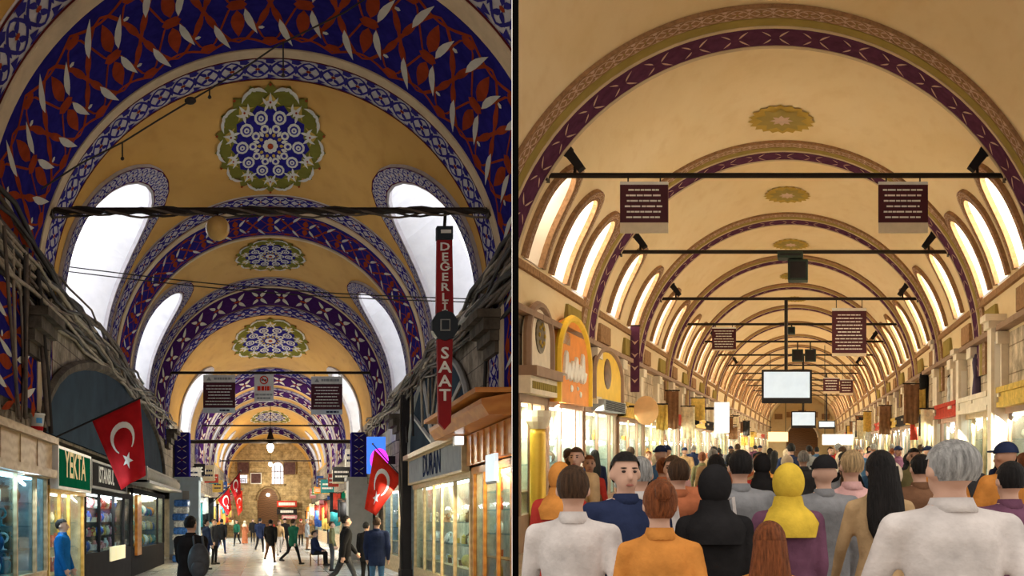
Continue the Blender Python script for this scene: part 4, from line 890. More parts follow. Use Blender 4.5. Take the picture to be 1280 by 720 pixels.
# ================================================================ PEOPLE
def capsule(mb, p0, p1, r0, r1, n=10):
    p0, p1 = Vector(p0), Vector(p1); t = (p1-p0).normalized(); pts, rs = [], []
    for a in (-1, -.8, -.45): pts.append(p0+t*r0*a); rs.append(max(.002, r0*math.sqrt(max(0, 1-a*a))))
    for k in range(4): pts.append(p0.lerp(p1, k/3)); rs.append(r0+(r1-r0)*k/3)
    for a in (.45, .8, 1): pts.append(p1+t*r1*a); rs.append(max(.002, r1*math.sqrt(max(0, 1-a*a))))
    mb.tube(pts, rs, n)
class Body:
    def __init__(s): s.mb = MB(); s.pr = []
    def cap(s, p0, p1, r0, r1, lab): capsule(s.mb, p0, p1, r0, r1); s.pr.append(('c', np.array(p0, float), np.array(p1, float), r0, r1, lab))
    def ell(s, c, r, lab, n=14): s.mb.ball(c, tuple(r), n, 10); s.pr.append(('e', np.array(c, float), np.array(r, float), lab))
    def loft(s, rows, lab, n=18):
        vs_ = []; N = len(rows)
        for (cx, cy, z, rx, ry) in rows:
            for k in range(n): vs_.append((cx+rx*math.cos(2*PI*k/n), cy+ry*math.sin(2*PI*k/n), z))
        fs = [(i*n+k, i*n+(k+1) % n, (i+1)*n+(k+1) % n, (i+1)*n+k) for i in range(N-1) for k in range(n)]
        s.mb.add(vs_, fs+[tuple(range(n-1, -1, -1)), tuple((N-1)*n+k for k in range(n))])
        for a, b in zip(rows[:-1], rows[1:]): s.pr.append(('l', np.array(a), np.array(b), lab if not callable(lab) else lab((a[2]+b[2])/2)))
    def finish(s, name, voxel, zneck=None):
        me = bpy.data.meshes.new('raw'); me.from_pydata(s.mb.V, [], s.mb.F); ob = bpy.data.objects.new('raw', me); COL.objects.link(ob)
        bm = bmesh.new(); bm.from_mesh(me); bmesh.ops.recalc_face_normals(bm, faces=bm.faces[:]); bm.to_mesh(me); bm.free()
        md = ob.modifiers.new('r', 'REMESH'); md.mode = 'VOXEL'; md.voxel_size = voxel
        sm = ob.modifiers.new('s', 'SMOOTH'); sm.factor = .5; sm.iterations = 3
        dg = bpy.context.evaluated_depsgraph_get(); out = bpy.data.meshes.new_from_object(ob.evaluated_get(dg)); out.name = name
        bpy.data.objects.remove(ob); bpy.data.meshes.remove(me)
        n = len(out.polygons); C = np.zeros(n*3); out.polygons.foreach_get('center', C); C = C.reshape(-1, 3)
        best = np.full(n, 1e9); lab = np.zeros(n, int)
        for p in s.pr:
            if p[0] == 'c':
                _, a, b, r0, r1, l = p; ab = b-a; t = np.clip(((C-a)@ab)/(ab@ab), 0, 1); dd = np.linalg.norm(C-(a+t[:, None]*ab), axis=1)-(r0+(r1-r0)*t)
            elif p[0] == 'e':
                _, c, r, l = p; q = np.linalg.norm((C-c)/r, axis=1); dd = (q-1)*r.min()
            else:
                _, a, b, l = p; z0, z1 = sorted((a[2], b[2])); t = np.clip((C[:, 2]-a[2])/((b[2]-a[2]) or 1e-6), 0, 1)
                cx = a[0]+(b[0]-a[0])*t; cy = a[1]+(b[1]-a[1])*t; rx = a[3]+(b[3]-a[3])*t; ry = a[4]+(b[4]-a[4])*t
                q = np.sqrt(((C[:, 0]-cx)/rx)**2+((C[:, 1]-cy)/ry)**2); dz = np.maximum(0, np.maximum(z0-C[:, 2], C[:, 2]-z1)); dd = np.maximum((q-1)*np.minimum(rx, ry), 0)+dz + np.minimum((q-1)*np.minimum(rx, ry), 0)*.2
            m = dd < best; best[m] = dd[m]; lab[m] = l
        if zneck is not None:
            nk = (np.abs(C[:, 0]) < .085) & (np.abs(C[:, 1]) < .14)
            lab[nk & (C[:, 2] > zneck) & (lab == 1)] = 0; lab[(C[:, 2] < zneck) & (C[:, 2] > zneck-.12) & nk & (lab == 0)] = 1
        for _ in range(6): out.materials.append(None)
        out.polygons.foreach_set('material_index', lab.astype(np.int32)); out.polygons.foreach_set('use_smooth', np.ones(n, bool)); out.update()
        return out
SKIN, TOP, BOT, SHOE, EYE, FORE = range(6)
def hand(B, wr, el, side, curl=.5):
    wr = Vector(wr); d = (wr-Vector(el)).normalized(); fwd = Vector((0, -1, 0)); fwd = (fwd-d*fwd.dot(d)).normalized(); out_ = d.cross(fwd)
    pc = wr+d*.05; B.cap(wr+d*.01, wr+d*.075, .026, .033, SKIN)
    for i, (o, l) in enumerate(((-.028, .058), (-.009, .07), (.010, .075), (.028, .068))):
        a = wr+d*.085+fwd*o*1.15; m = a+d*l*.55+out_*side*.004; B.cap(a, m, .0105, .0095, SKIN); B.cap(m, m+d*l*.4*(1-curl*.3)-out_*side*curl*.02, .0095, .008, SKIN)
    a = wr+d*.03+fwd*.03; B.cap(a, a+d*.03+fwd*.025, .012, .011, SKIN); B.cap(a+d*.03+fwd*.025, a+d*.062+fwd*.03, .011, .009, SKIN)
def person_mesh(pose, sex='m', coat=False, skirt=False, voxel=.014, belly=0):
    B = Body(); f = sex == 'f'; g = .022 if coat else 0.0; sw = .165 if f else .19; hipz = .92; dz = 0
    if pose == 'sit': dz = -.46
    z = lambda v: v+dz
    lean = -.03 if pose == 'walk' else 0
    def tl(zz): return BOT if zz < z(.98 if not coat else .80) else TOP
    rows = [(.82 if not coat else .74, .150+g, .105+g), (.90, .165+g, .112+g), (.97, (.168 if f else .163)+g, .112+g), (1.10, (.132 if f else .152)+g, .098+g+belly), (1.24, (.15 if f else .170)+g, .112+g+belly*.5), (1.36, sw-.012+g, .112+g), (1.43, sw-.03+g*.7, .095+g*.6), (1.475, .095, .075), (1.51, .06, .06)]
    if pose == 'sit': rows = [r for r in rows if r[0] >= .82]
    B.loft([(0, lean*max(0, (a-.9)/.5), z(a), b, c) for a, b, c in rows], tl)
    hy = lean*1.15
    B.cap((0, hy+.005, z(1.47)), (0, hy-.008, z(1.57)), .056, .052, SKIN)
    B.ell((0, hy+.012, z(1.652)), (.077, .097, .100), SKIN); B.ell((0, hy-.025, z(1.595)), (.060, .070, .078), SKIN)
    B.cap((0, hy-.088, z(1.648)), (0, hy-.112, z(1.605)), .011, .018, SKIN)
    for s in (-1, 1):
        B.ell((s*.080, hy+.012, z(1.625)), (.012, .028, .034), SKIN, 8)
    # arms
    for s in (-1, 1):
        sh = (s*sw, lean, z(1.405)); a = {'walk': .38*s, 'stand': .06, 'sit': 0, 'carry': 0}[pose]
        if pose == 'sit': el = (s*(sw+.04), -.08, z(1.13)); wr = (s*.15, -.30, z(1.03))
        elif pose == 'carry': el = (s*(sw+.05), .02, z(1.12)); wr = (s*.10, -.22, z(1.15))
        else: el = (s*(sw+.045), lean-math.sin(a)*.28, z(1.405)-.285*math.cos(a)); wr = (s*(sw+.035), lean-math.sin(a)*.28-math.sin(a+.3)*.25, z(1.405)-.285*math.cos(a)-.25*math.cos(a+.3))
        r = .046 if f else .054
        B.cap((s*.045, lean, z(1.452)), (s*(sw-.005), lean, z(1.405)), .042+g*.3, r+.004+g*.5, TOP); B.cap(sh, el, r+.006+g*.7, r-.006+g*.7, TOP); B.cap(el, wr, r-.007+g*.7, .030+g*.6, FORE); hand(B, wr, el, s)
    # legs
    if skirt:
        B.loft([(0, .02, .06, .24, .20), (0, .01, .35, .22, .19), (0, 0, .65, .195, .155), (0, 0, .85, .175, .125), (0, 0, .97, .15, .105)], BOT)
        for s in (-1, 1): B.cap((s*.09, .0, .07), (s*.09, -.13, .04), .045, .035, SHOE)
    else:
        for s in (-1, 1):
            if pose == 'sit': hp, kn, an, toe = (s*.09, .02, z(.93)), (s*.11, -.42, z(.94)), (s*.11, -.44, .09), (s*.12, -.60, .04)
            elif pose == 'walk':
                a = -.42*s; hp = (s*.088, 0, .91); kn = (s*.09, -math.sin(a)*.42, .91-math.cos(a)*.42); b = a-(.55 if a < 0 else .12); an = (s*.09, kn[1]-math.sin(b)*.40, kn[2]-math.cos(b)*.40)
                an = (an[0], an[1], max(.085, an[2])); toe = (s*.1, an[1]-.15, max(.04, an[2]-(.05 if a > 0 else .07)))
            else: hp, kn, an, toe = (s*.088, 0, .91), (s*.095, -.015, .50), (s*.10, .02, .09), (s*.115, -.14, .04)
            w = .078 if f else .083
            B.cap(hp, kn, w+.005, .058, BOT); B.cap(kn, an, .056, .045, BOT); B.cap((an[0], an[1]+.03, max(.045, an[2]-.045)), toe, .045, .036, SHOE)
    return B.finish('body', voxel, z(1.492))
def cut_shell(c, r, keep, n=20, k=14, thick=.012):
    mb = MB(); vs_ = []; fs = []
    P = [[(c[0]+r[0]*math.sin(PI*i/k)*math.cos(2*PI*j/n), c[1]+r[1]*math.sin(PI*i/k)*math.sin(2*PI*j/n), c[2]+r[2]*math.cos(PI*i/k)) for j in range(n)] for i in range(k+1)]
    for i in range(k+1): vs_ += P[i]
    for i in range(k):
        for j in range(n):
            q = [vs_[i*n+j], vs_[i*n+(j+1) % n], vs_[(i+1)*n+(j+1) % n], vs_[(i+1)*n+j]]; ctr = [sum(a[t] for a in q)/4 for t in range(3)]
            if keep(ctr): fs.append((i*n+j, i*n+(j+1) % n, (i+1)*n+(j+1) % n, (i+1)*n+j))
    return mb.add(vs_, fs)
def clean(me):
    bm = bmesh.new(); bm.from_mesh(me); bmesh.ops.remove_doubles(bm, verts=bm.verts[:], dist=.0005)
    bmesh.ops.delete(bm, geom=[v for v in bm.verts if not v.link_faces], context='VERTS'); bmesh.ops.recalc_face_normals(bm, faces=bm.faces[:]); bm.to_mesh(me); bm.free()
def hair_mesh(style):
    hc = (0, .015, 1.655)
    if style == 'short': mb = cut_shell(hc, (.086, .108, .108), lambda p: p[2] > 1.70-.9*(p[1]+.03) or (p[1] > .03 and p[2] > 1.585) or (p[2] > 1.705 and p[1] > -.09))
    elif style == 'bun':
        mb = cut_shell(hc, (.088, .112, .112), lambda p: p[2] > 1.70-.9*(p[1]+.03) or (p[1] > .02 and p[2] > 1.575) or p[2] > 1.71); mb.ball((0, .135, 1.70), .05, 12, 8)
    elif style == 'long':
        mb = cut_shell(hc, (.090, .114, .114), lambda p: p[2] > 1.70-.8*(p[1]+.03) or (p[1] > -.01 and p[2] > 1.56) or p[2] > 1.71)
        N = 7; n = 12; rows = [(1.66, .088, .07), (1.56, .100, .07), (1.46, .115, .062), (1.36, .120, .055), (1.27, .112, .045), (1.20, .08, .03), (1.17, .03, .015)]
        vs_ = [(rx*math.cos(2*PI*k/n), .075+.012*i+ry*math.sin(2*PI*k/n), z) for i, (z, rx, ry) in enumerate(rows) for k in range(n)]
        mb.add(vs_, [(i*n+k, i*n+(k+1) % n, (i+1)*n+(k+1) % n, (i+1)*n+k) for i in range(N-1) for k in range(n)]+[tuple((N-1)*n+k for k in range(n))])
    elif style == 'scarf':
        mb = cut_shell((0, .01, 1.645), (.098, .122, .128), lambda p: not (p[1] < -.045 and abs(p[0]) < .062 and 1.545 < p[2] < 1.715) and p[2] > 1.52, 24, 18)
        n = 16; rows = [(1.56, .085, .095, 0), (1.50, .10, .10, 0), (1.45, .155, .125, .01), (1.39, .19, .14, .02), (1.30, .16, .13, .05)]
        vs_ = [(rx*math.cos(2*PI*k/n), cy+ry*math.sin(2*PI*k/n), z) for (z, rx, ry, cy) in rows for k in range(n)]; N = len(rows)
        mb.add(vs_, [(i*n+k, i*n+(k+1) % n, (i+1)*n+(k+1) % n, (i+1)*n+k) for i in range(N-1) for k in range(n)])
    elif style == 'cap':
        mb = cut_shell((0, .012, 1.665), (.090, .112, .105), lambda p: p[2] > 1.675); mb.prism([(.075*math.cos(t), -.07-.11*math.sin(t), 1.682) for t in [PI*i/8 for i in range(9)]], (0, 0, .012))
    o = mb.build(style, IRON, smooth=True); me = o.data; bpy.data.objects.remove(o); clean(me); me.materials.clear(); me.materials.append(None)
    return me
PM, HM, CO = {}, {}, {}
def get_body(key):
    if key not in PM: PM[key] = person_mesh(*key)
    return PM[key]
def get_hair(st):
    if st not in HM: HM[st] = hair_mesh(st)
    return HM[st]
PC = {'black': (.018, .017, .018), 'navy': (.022, .03, .07), 'dark grey': (.06, .06, .065), 'grey': (.22, .22, .23), 'white': (.56, .51, .49), 'cream': (.66, .54, .40), 'orange': (.55, .22, .05), 'terracotta': (.40, .13, .06), 'red': (.40, .04, .03), 'pink': (.62, .36, .34), 'plum': (.14, .06, .10), 'blue': (.01, .10, .30), 'denim blue': (.06, .13, .24), 'green': (.02, .11, .07), 'olive': (.17, .15, .07), 'brown': (.16, .08, .045), 'tan': (.45, .30, .16), 'yellow': (.62, .42, .05)}
PMAT = {k: M(k.replace(' ', '_')+'_garment', v, rough=.95, var=.3, scale=4, bump=.5, spec=.03) for k, v in PC.items()}
SKINM = [M('fair_skin', (.55, .33, .24), rough=.5, var=.06), M('tan_skin', (.42, .23, .15), rough=.5, var=.06), M('brown_skin', (.24, .12, .08), rough=.5, var=.06)]
def hairmat(nm, c):
    m = M(nm, c, rough=.55, var=.55, scale=9, bump=.8); nt = m.node_tree; tc = [n for n in nt.nodes if n.type == 'TEX_COORD'][0]; nz = [n for n in nt.nodes if n.type == 'TEX_NOISE'][0]
    mp = nt.nodes.new('ShaderNodeMapping'); mp.inputs['Scale'].default_value = (9, 4, 1.2); nt.links.new(tc.outputs['Object'], mp.inputs['Vector']); nt.links.new(mp.outputs[0], nz.inputs['Vector']); return m
HCOL = {'black': hairmat('black_hair', (.012, .010, .010)), 'brown': hairmat('brown_hair', (.06, .03, .015)), 'fair': hairmat('fair_hair', (.42, .28, .14)), 'grey': hairmat('grey_hair', (.30, .29, .28)), 'auburn': hairmat('auburn_hair', (.20, .06, .02))}
LIPM = M('lip_skin', (.33, .12, .09), rough=.5); EYEM = M('dark_eye', (.03, .02, .018), rough=.3); SHOEM = M('dark_shoe_leather', (.025, .02, .018), rough=.45)
def person(H, u, v, head, label, key, top, bottom, hair=('short', 'black'), skin=0, ht=1.75, wide=1.0, sleeve=True, group=None, base=0.0, collar=True):
    """head: heading in radians, 0 faces the entrance, pi walks away down the passage"""
    r = thing('person', label, 'person', H, (u, v, base), group); r.rotation_euler.z = head; k = ht/1.75; r.scale = (k*wide, k*wide, k)
    o = bpy.data.objects.new('body', get_body(key)); COL.objects.link(o); o.parent = r
    ms = [SKINM[skin], PMAT[top], PMAT[bottom], SHOEM, EYEM, PMAT[top] if sleeve else SKINM[skin]]
    for i, m in enumerate(ms): o.material_slots[i].link = 'OBJECT'; o.material_slots[i].material = m
    if abs(head) < 2:
        for nm, m_ in (('eye', EYEM), ('eyebrow', HCOL['black']), ('lips', LIPM)):
            for s_ in ((-1, 1) if nm != 'lips' else (0,)):
                if nm not in CO: q = MB().ball((0, 0, 0), {'eye': (.013, .008, .007), 'eyebrow': (.020, .008, .004), 'lips': (.023, .010, .007)}[nm], 10, 6).build(nm, IRON, smooth=True); CO[nm] = q.data; bpy.data.objects.remove(q); CO[nm].materials.clear(); CO[nm].materials.append(None)
                q = bpy.data.objects.new(nm, CO[nm]); COL.objects.link(q); q.parent = r; q.location = (s_*.031, {'eye': -.078, 'eyebrow': -.079, 'lips': -.092}[nm]+(-.034 if key[0] == 'walk' else 0), {'eye': 1.642, 'eyebrow': 1.662, 'lips': 1.566}[nm]); q.material_slots[0].link = 'OBJECT'; q.material_slots[0].material = m_
    if collar and not (hair and hair[0] == 'scarf'):
        if 'c' not in CO: o2 = MB().lathe([(.088, 1.462), (.074, 1.50), (.067, 1.522), (.062, 1.522), (.058, 1.49)], (0, .0, 0), 20).build('collar', IRON, smooth=True); CO['c'] = o2.data; bpy.data.objects.remove(o2); CO['c'].materials.clear(); CO['c'].materials.append(None)
        cl_ = bpy.data.objects.new('collar', CO['c']); COL.objects.link(cl_); cl_.parent = r; cl_.material_slots[0].link = 'OBJECT'; cl_.material_slots[0].material = PMAT[top]; cl_.location = (0, -.03 if key[0] == 'walk' else 0, -.46 if key[0] == 'sit' else 0)
    if hair:
        h = bpy.data.objects.new({'scarf': 'headscarf', 'cap': 'cap'}.get(hair[0], 'hair'), get_hair(hair[0])); COL.objects.link(h); h.parent = r
        hm = HCOL[hair[1]] if hair[0] not in ('scarf', 'cap') else PMAT[hair[1]]
        h.material_slots[0].link = 'OBJECT'; h.material_slots[0].material = hm
        if key[0] == 'walk': h.location = (0, -.034, 0)
        if key[0] == 'sit': h.location = (0, 0, -.46)
    return r
WM, SM, CM, TM = ('walk', 'm', True), ('stand', 'm', True), ('carry', 'm', True), ('walk', 'm', False)
WF, SF, LF = ('walk', 'f', False), ('stand', 'f', False), ('stand', 'f', True, True)
def pa(x, d, *a, **k): return person(HA, ua(x, d), d, *a, **k)
pa(237, 14.0, PI-.25, 'person in black suit jacket walking away with a dark backpack', WM, 'black', 'black', ht=1.70)
bp = thing('backpack', 'dark grey backpack slung on the black-suited walker', 'backpack', HA, (ua(250, 14.0), 14.3, .0)); bx_ = ua(249, 13.8)
bm_ = MB(); bm_.ball((bx_, 13.72, 1.10), (.15, .10, .24), 14, 10); bm_.build('bag', M('charcoal_nylon', (.05, .055, .065), rough=.6, var=.3, scale=8), parent=bp, H=HA, smooth=True)
MB().ball((bx_, 13.63, 1.0), (.10, .05, .11), 12, 8).build('front_pocket', MATS['charcoal_nylon'], parent=bp, H=HA, smooth=True)
for s in (-.06, .06): MB().tube([(bx_+s, 13.78, 1.28), (bx_+s-.02, 13.84, 1.40), (bx_+s-.03, 13.98, 1.43)], .016, 6).build('strap', MATS['charcoal_nylon'], parent=bp, H=HA)
bp.location = tw(HA, (bx_, 13.72, .86)); 
for ch in bp.children: ch.location = Vector(bp['_b'])-Vector(bp.location)
pa(78, 17.3, PI*.55, 'person in bright blue jacket stepping toward the narrow pine-framed shop', SM, 'blue', 'navy', ht=1.66)
pa(431, 22, PI*.62, 'person in black leather jacket walking alone toward the right-hand shops', WM, 'black', 'dark grey', ht=1.74)
pa(471, 21, PI, 'person in dark navy jacket and blue jeans seen from behind by the pale framed shop', SM, 'navy', 'denim blue', hair=('short', 'brown'), ht=1.70)
pa(458, 24, PI*.9, 'person in black coat half hidden behind the one in blue jeans', SM, 'black', 'black', ht=1.60)
pa(338, 38, PI, 'person in black top and brown trousers walking down the passage middle', WM, 'black', 'brown', ht=1.66)
pa(366, 36.5, PI*.8, 'person in green jacket and dark trousers striding across the marble', WM, 'green', 'black', hair=('short', 'brown'), ht=1.68)
st = thing('stool', 'small dark stool under the seated vendor by the right-hand stalls', 'stool', HA, (ua(393, 37), 37, 0)); su = ua(393, 37)
MB().box((su-.17, 36.85, .40), (su+.17, 37.2, .44)).build('seat', DKWOOD, parent=st, H=HA)
for a in (-.14, .14):
    for b in (36.89, 37.16): MB().box((su+a-.018, b-.018, 0), (su+a+.018, b+.018, .40)).build('leg', DKWOOD, parent=st, H=HA)
person(HA, su, 37.0, PI*.45, 'person in navy clothes sitting on a small stool by the right-hand stalls', ('sit', 'm', True), 'navy', 'black', ht=1.70)
for (x, d, hd, key, t, b, hr, lab, ht) in (
    (325, 50, PI, WM, 'navy', 'black', ('short', 'black'), 'person in long navy coat walking deep in the passage', 1.74), (349, 46, PI*.1, WF, 'tan', 'white', ('long', 'brown'), 'person in tan top and white trousers coming forward', 1.62),
    (356, 52, PI, WM, 'black', 'black', ('cap', 'black'), 'person in black with a cap deep in the passage', 1.72), (258, 34, PI*.7, SM, 'navy', 'navy', ('short', 'black'), 'person in navy standing by the pale blue pier', 1.66),
    (268, 38, PI*.4, SM, 'dark grey', 'black', ('short', 'brown'), 'person in dark grey standing near the bottle packs', 1.68), (277, 48, PI, WM, 'black', 'navy', ('short', 'black'), 'person in black jacket and navy trousers beside the left-hand stalls', 1.7),
    (296, 62, 0, WF, 'green', 'black', ('long', 'black'), 'person in green top with long black hair far down the passage', 1.64), (306, 70, PI, LF, 'terracotta', 'terracotta', ('scarf', 'cream'), 'person in terracotta robe and cream headscarf near the end wall', 1.6),
    (316, 75, 0, SM, 'black', 'black', ('short', 'black'), 'person in all black near the arched doorway', 1.72), (340, 72, PI, SF, 'red', 'black', ('long', 'brown'), 'person in red top near the end wall doorway', 1.62),
    (384, 56, PI*.5, SM, 'grey', 'brown', ('short', 'grey'), 'grey-haired person in grey jacket by the deep right-hand stalls', 1.7), (376, 66, PI, SM, 'brown', 'black', ('cap', 'red'), 'person in brown jacket and red cap by the deep stalls', 1.7), (415, 33, PI*.5, SF, 'olive', 'dark grey', ('short', 'brown'), 'person in olive jacket leaning by the grey pier', 1.6)):
    pa(x, d, hd, lab, key, t, b, hair=hr, ht=ht)
# ================================================================ PASSAGE B
gl5 = lambda n: HB.c-(4.1-n); gr5 = lambda n: HB.c+(4.1-n)
TAUPE = M('taupe_paint', (.30, .19, .13), rough=.6, var=.15); IVORY = M('ivory_stone', (.78, .68, .54), rough=.75, var=.12, scale=4); ORAN = M('orange_board', (.78, .26, .03), rough=.5, var=.15); YELB = M('yellow_board', (.85, .55, .05), rough=.5, var=.12)
# cornices along both walls
for f, k in ((gl5, 0), (gr5, 1)):
    for (w0, w1, n1, m, j) in ((4.50, 4.62, .14, BROWNB, 0), (3.80, 3.90, .20, TAUPE, 1)):
        mb = MB(); v = 9.0
        while v < 131: mb.box((f(-.1), v, w0), (f(n1), v+3.98, w1)); v += 4
        struct(mb.build('trim_%d' % (100+k*2+j), m, H=HB, clip=1))
# pilaster strips and dark panels under the windows
for f, k in ((gl5, 0), (gr5, 1)):
    for i in range(26):
        v = 15.4+i*3.05
        if f(0)+HB.k*v < .35: continue
        p = struct(MB().box((f(-.1), v, 2.6), (f(.12), v+.42, 3.78)).build('trim_%d' % (110+k*30+i), IVORY, H=HB, base=(f(0), v, 2.6)))
        MB().box((f(-.1), v-.07, 3.56), (f(.2), v+.49, 3.78)).build('capital', IVORY, parent=p, H=HB); MB().box((f(-.1), v-.05, 2.6), (f(.18), v+.47, 2.75)).build('base', IVORY, parent=p, H=HB)
        if i < 12: q = MB().box((f(-.05), v+.75, 3.98), (f(.1), v+1.9, 4.38)); struct(q.build('trim_%d' % (180+k*15+i), OLIVEB if i % 2 else BROWNB, H=HB, base=(f(0), v+1.2, 4)))
# tie rods, floodlights
def black_flood(u, d, w, sg, label):
    r = thing('floodlight', label, 'lamp', HB, (u, d, w)); t = Vector((sg*.20, 0, .26)); n = Vector((-t.z, 0, t.x)).normalized()*.075; c = Vector((u, d, w+.24))
    MB().prism([c-t*.5-n*.8, c-t*.5+n*.8, c+t*.5+n, c+t*.5-n], (0, .16, 0)).build('housing', DKFR, parent=r, H=HB)
    MB().tube([(u, d+.05, w), (u, d+.08, w+.2)], .025, 6).build('stem', IRON, parent=r, H=HB); MB().prism([c+t*.5-n, c+t*.5+n, c+t*.58+n*1.2, c+t*.58-n*1.2], (0, .16, 0)).build('visor', DKFR, parent=r, H=HB)
    return r
ORD = ['first', 'second', 'third', 'fourth', 'fifth', 'sixth', 'seventh', 'eighth', 'ninth', 'tenth', 'eleventh', 'twelfth', 'thirteenth', 'fourteenth', 'fifteenth', 'sixteenth', 'seventeenth', 'eighteenth', 'nineteenth', 'twentieth', 'twenty-first', 'twenty-second']
RW = {}
for i, d in enumerate(BR[:12]):
    w = 5.84 if i < 2 else 5.75; RW[i] = w
    rod(HB, d, w, 'iron tie rod spanning the %s plum arch of the cream vault' % ORD[i], .042 if i < 3 else .04)
    if i in (0, 1, 2, 4, 6):
        hw = math.sqrt(HB.R**2-(w-HB.h)**2)
        for sg in (-1, 1): black_flood(HB.c+sg*(hw-.45), d, w, sg, 'black floodlight on the %s end of the %s tie rod' % ('shop-arch' if sg < 0 else 'ivory-pilaster', ORD[i]))
# notices
def noticeb(x0, x1, y0, y1, d, i, label, n=6, foot=.2):
    notice(HB, ub(x0, d), ub(x1, d), d, wb(y0, d), wb(y1, d), label, head=.06, foot=foot, n=n, rodw=RW[i], blue=False)
noticeb(775, 835, 227, 291, 15.6, 0, 'maroon notice on the first rod nearer the shop arches')
noticeb(1098, 1160, 227, 291, 15.6, 0, 'maroon notice on the first rod nearer the ivory pilasters')
noticeb(1040, 1083, 385, 445, 28.2, 2, 'tall maroon notice full of text on the third rod', 11, .06)
noticeb(890, 920, 409, 438, 34.2, 3, 'small square maroon notice on the fourth rod', 7, .05)
noticeb(1029, 1049, 472, 492, 52, 6, 'small maroon notice deep on the seventh rod beside its twin', 4, .15)
noticeb(1050, 1066, 474, 494, 52, 6, 'smaller maroon notice deep on the seventh rod', 4, .15)
# loudspeakers under rods
def speaker(x0, x1, y0, y1, d, rw, label):
    u0, u1, w0, w1 = ub(x0, d), ub(x1, d), wb(y1, d), wb(y0, d); r = thing('loudspeaker', label, 'loudspeaker', HB, ((u0+u1)/2, d, w0)); G = M('dark_green_grille', (.03, .045, .035), rough=.6, var=.3, scale=40)
    MB().box((u0, d-.2, w0), (u1, d+.2, w1)).build('cabinet', G, parent=r, H=HB, bevel=.02); MB().box((u0+.05, d-.215, w0+.05), (u1-.05, d-.2, w1-.05)).build('grille', DKFR, parent=r, H=HB)
    MB().tube([((u0+u1)/2, d, w1), ((u0+u1)/2, d, max(rw, w1+.05))], .03, 6).build('hanger', IRON, parent=r, H=HB)
speaker(985, 1010, 326, 352, 21.8, RW[1], 'dark green loudspeaker under the second rod'); speaker(972, 1004, 316, 324, 21.7, RW[1], 'flat dark control box on the second rod')
speaker(985, 994, 409, 418, 34.2, RW[3], 'small black loudspeaker under the fourth rod'); speaker(990, 1004, 437, 452, 40, RW[4], 'black loudspeaker under the fifth rod beside its twin'); speaker(1006, 1020, 437, 452, 40, RW[4], 'second black loudspeaker under the fifth rod')
# television on a pole
def tv(x0, x1, y0, y1, d, top, label, em):
    u0, u1, w0, w1 = ub(x0, d), ub(x1, d), wb(y1, d), wb(y0, d); c = (u0+u1)/2; r = thing('television', label, 'television', HB, (c, d, w0))
    MB().box((u0, d, w0), (u1, d+.12, w1)).build('casing', DKFR, parent=r, H=HB, bevel=.015); b = (u1-u0)*.045
    MB().box((u0+b, d-.012, w0+b*2.4), (u1-b, d-.002, w1-b)).build('screen', M('lit_screen', (.3, .34, .36), rough=.2, emit=em, ecol=(.82, .93, 1)), parent=r, H=HB)
    MB().tube([(c-.02, d+.06, w1), (c-.02, d+.06, top)], .05, 8).build('pole', IRON, parent=r, H=HB); MB().box((c-.25, d+.12, w1-.35), (c+.25, d+.16, w1-.1)).build('mount', IRON, parent=r, H=HB)
tv(952, 1015, 462, 504, 28.3, RW[2], 'large lit television hung on a pole from the third rod', .5)
tv(989, 1020, 514, 535, 46, RW[5], 'smaller lit television deep in the cream passage', .85); tv(1023, 1044, 526, 536, 58, RW[7], 'tiny lit screen deepest in the cream passage', .85)
# --- shops, left wall
def shopb(sd, v0, v1, label, where, posts, mfr, inner, **k):
    k.setdefault('top', 2.42); return shop(HB, sd, v0, v1, label, where, posts, mfr, inner, depth=.6, u0=4.1, gl=GLASS, clip=1, **k)
WG = (['vase', 'jar', 'dish', 'bottle', 'casket'], ['gold', 'cream', 'white', 'orange', 'brown'])
shopb(-1, 16.2, 17.95, 'shop with gilt column and bright window below the white arch', 'in the gilt column shop window', [16.3, 17.0, 17.85], TAUPE, INWARM, riser=.6, power=130, col=(1, .82, .5), goods=(*WG, 'goods in the gilt column shop'))
shopb(-1, 18.05, 20.9, 'rose framed bright shop below the orange arched board', 'in the rose framed shop', [18.1, 19.0, 20.2, 20.85], ROSEB, INWARM, riser=.6, power=200, col=(1, .92, .75), goods=(*WG, 'goods in the rose framed shop'))
shopb(-1, 21.0, 24.6, 'pale yellow lit shop below the yellow arched board', 'in the pale yellow lit shop', [21.1, 22.4, 23.8, 24.5], TAUPE, INWARM, riser=.6, power=200, col=(1, .95, .7), goods=(*WG, 'goods in the pale yellow shop'))
LB = ['with ochre fascia', 'with ivory fascia', 'with red fascia', 'with taupe fascia', 'with gilt fascia', 'with dark fascia']
LM = [CLM['gold'], IVORY, CLM['red'], TAUPE, YELB, DKFR]
for sd in (-1, 1):
    v = 24.9 if sd < 0 else 15.6; k = 0
    while v < 122:
        L_ = 4.0 if v < 50 else (6 if v < 80 else 9)
        nm = ('arch side', '', 'pilaster side')[sd+1]
        shopb(sd, v, v+L_-.15, 'bright shop %s on the %s, number %s along its wall' % (LB[k % 6], nm, ORD[k]), 'in the %s shop, %s' % (LB[k % 6][5:].replace(' fascia', '-fascia'), nm), [v+.05, v+L_*.35, v+L_*.7, v+L_-.2], (TAUPE, TANFR, ROSEB)[k % 3], INWARM, riser=.7, power=170 if v < 50 else 420, col=(1, .86, .6), top=2.3, fascia=(2.43, 2.75, LM[k % 6], .15), goods=(*WG, 'goods in cream passage shops, %s' % nm) if v < 34 else None, lay=.5)
        v += L_; k += 1
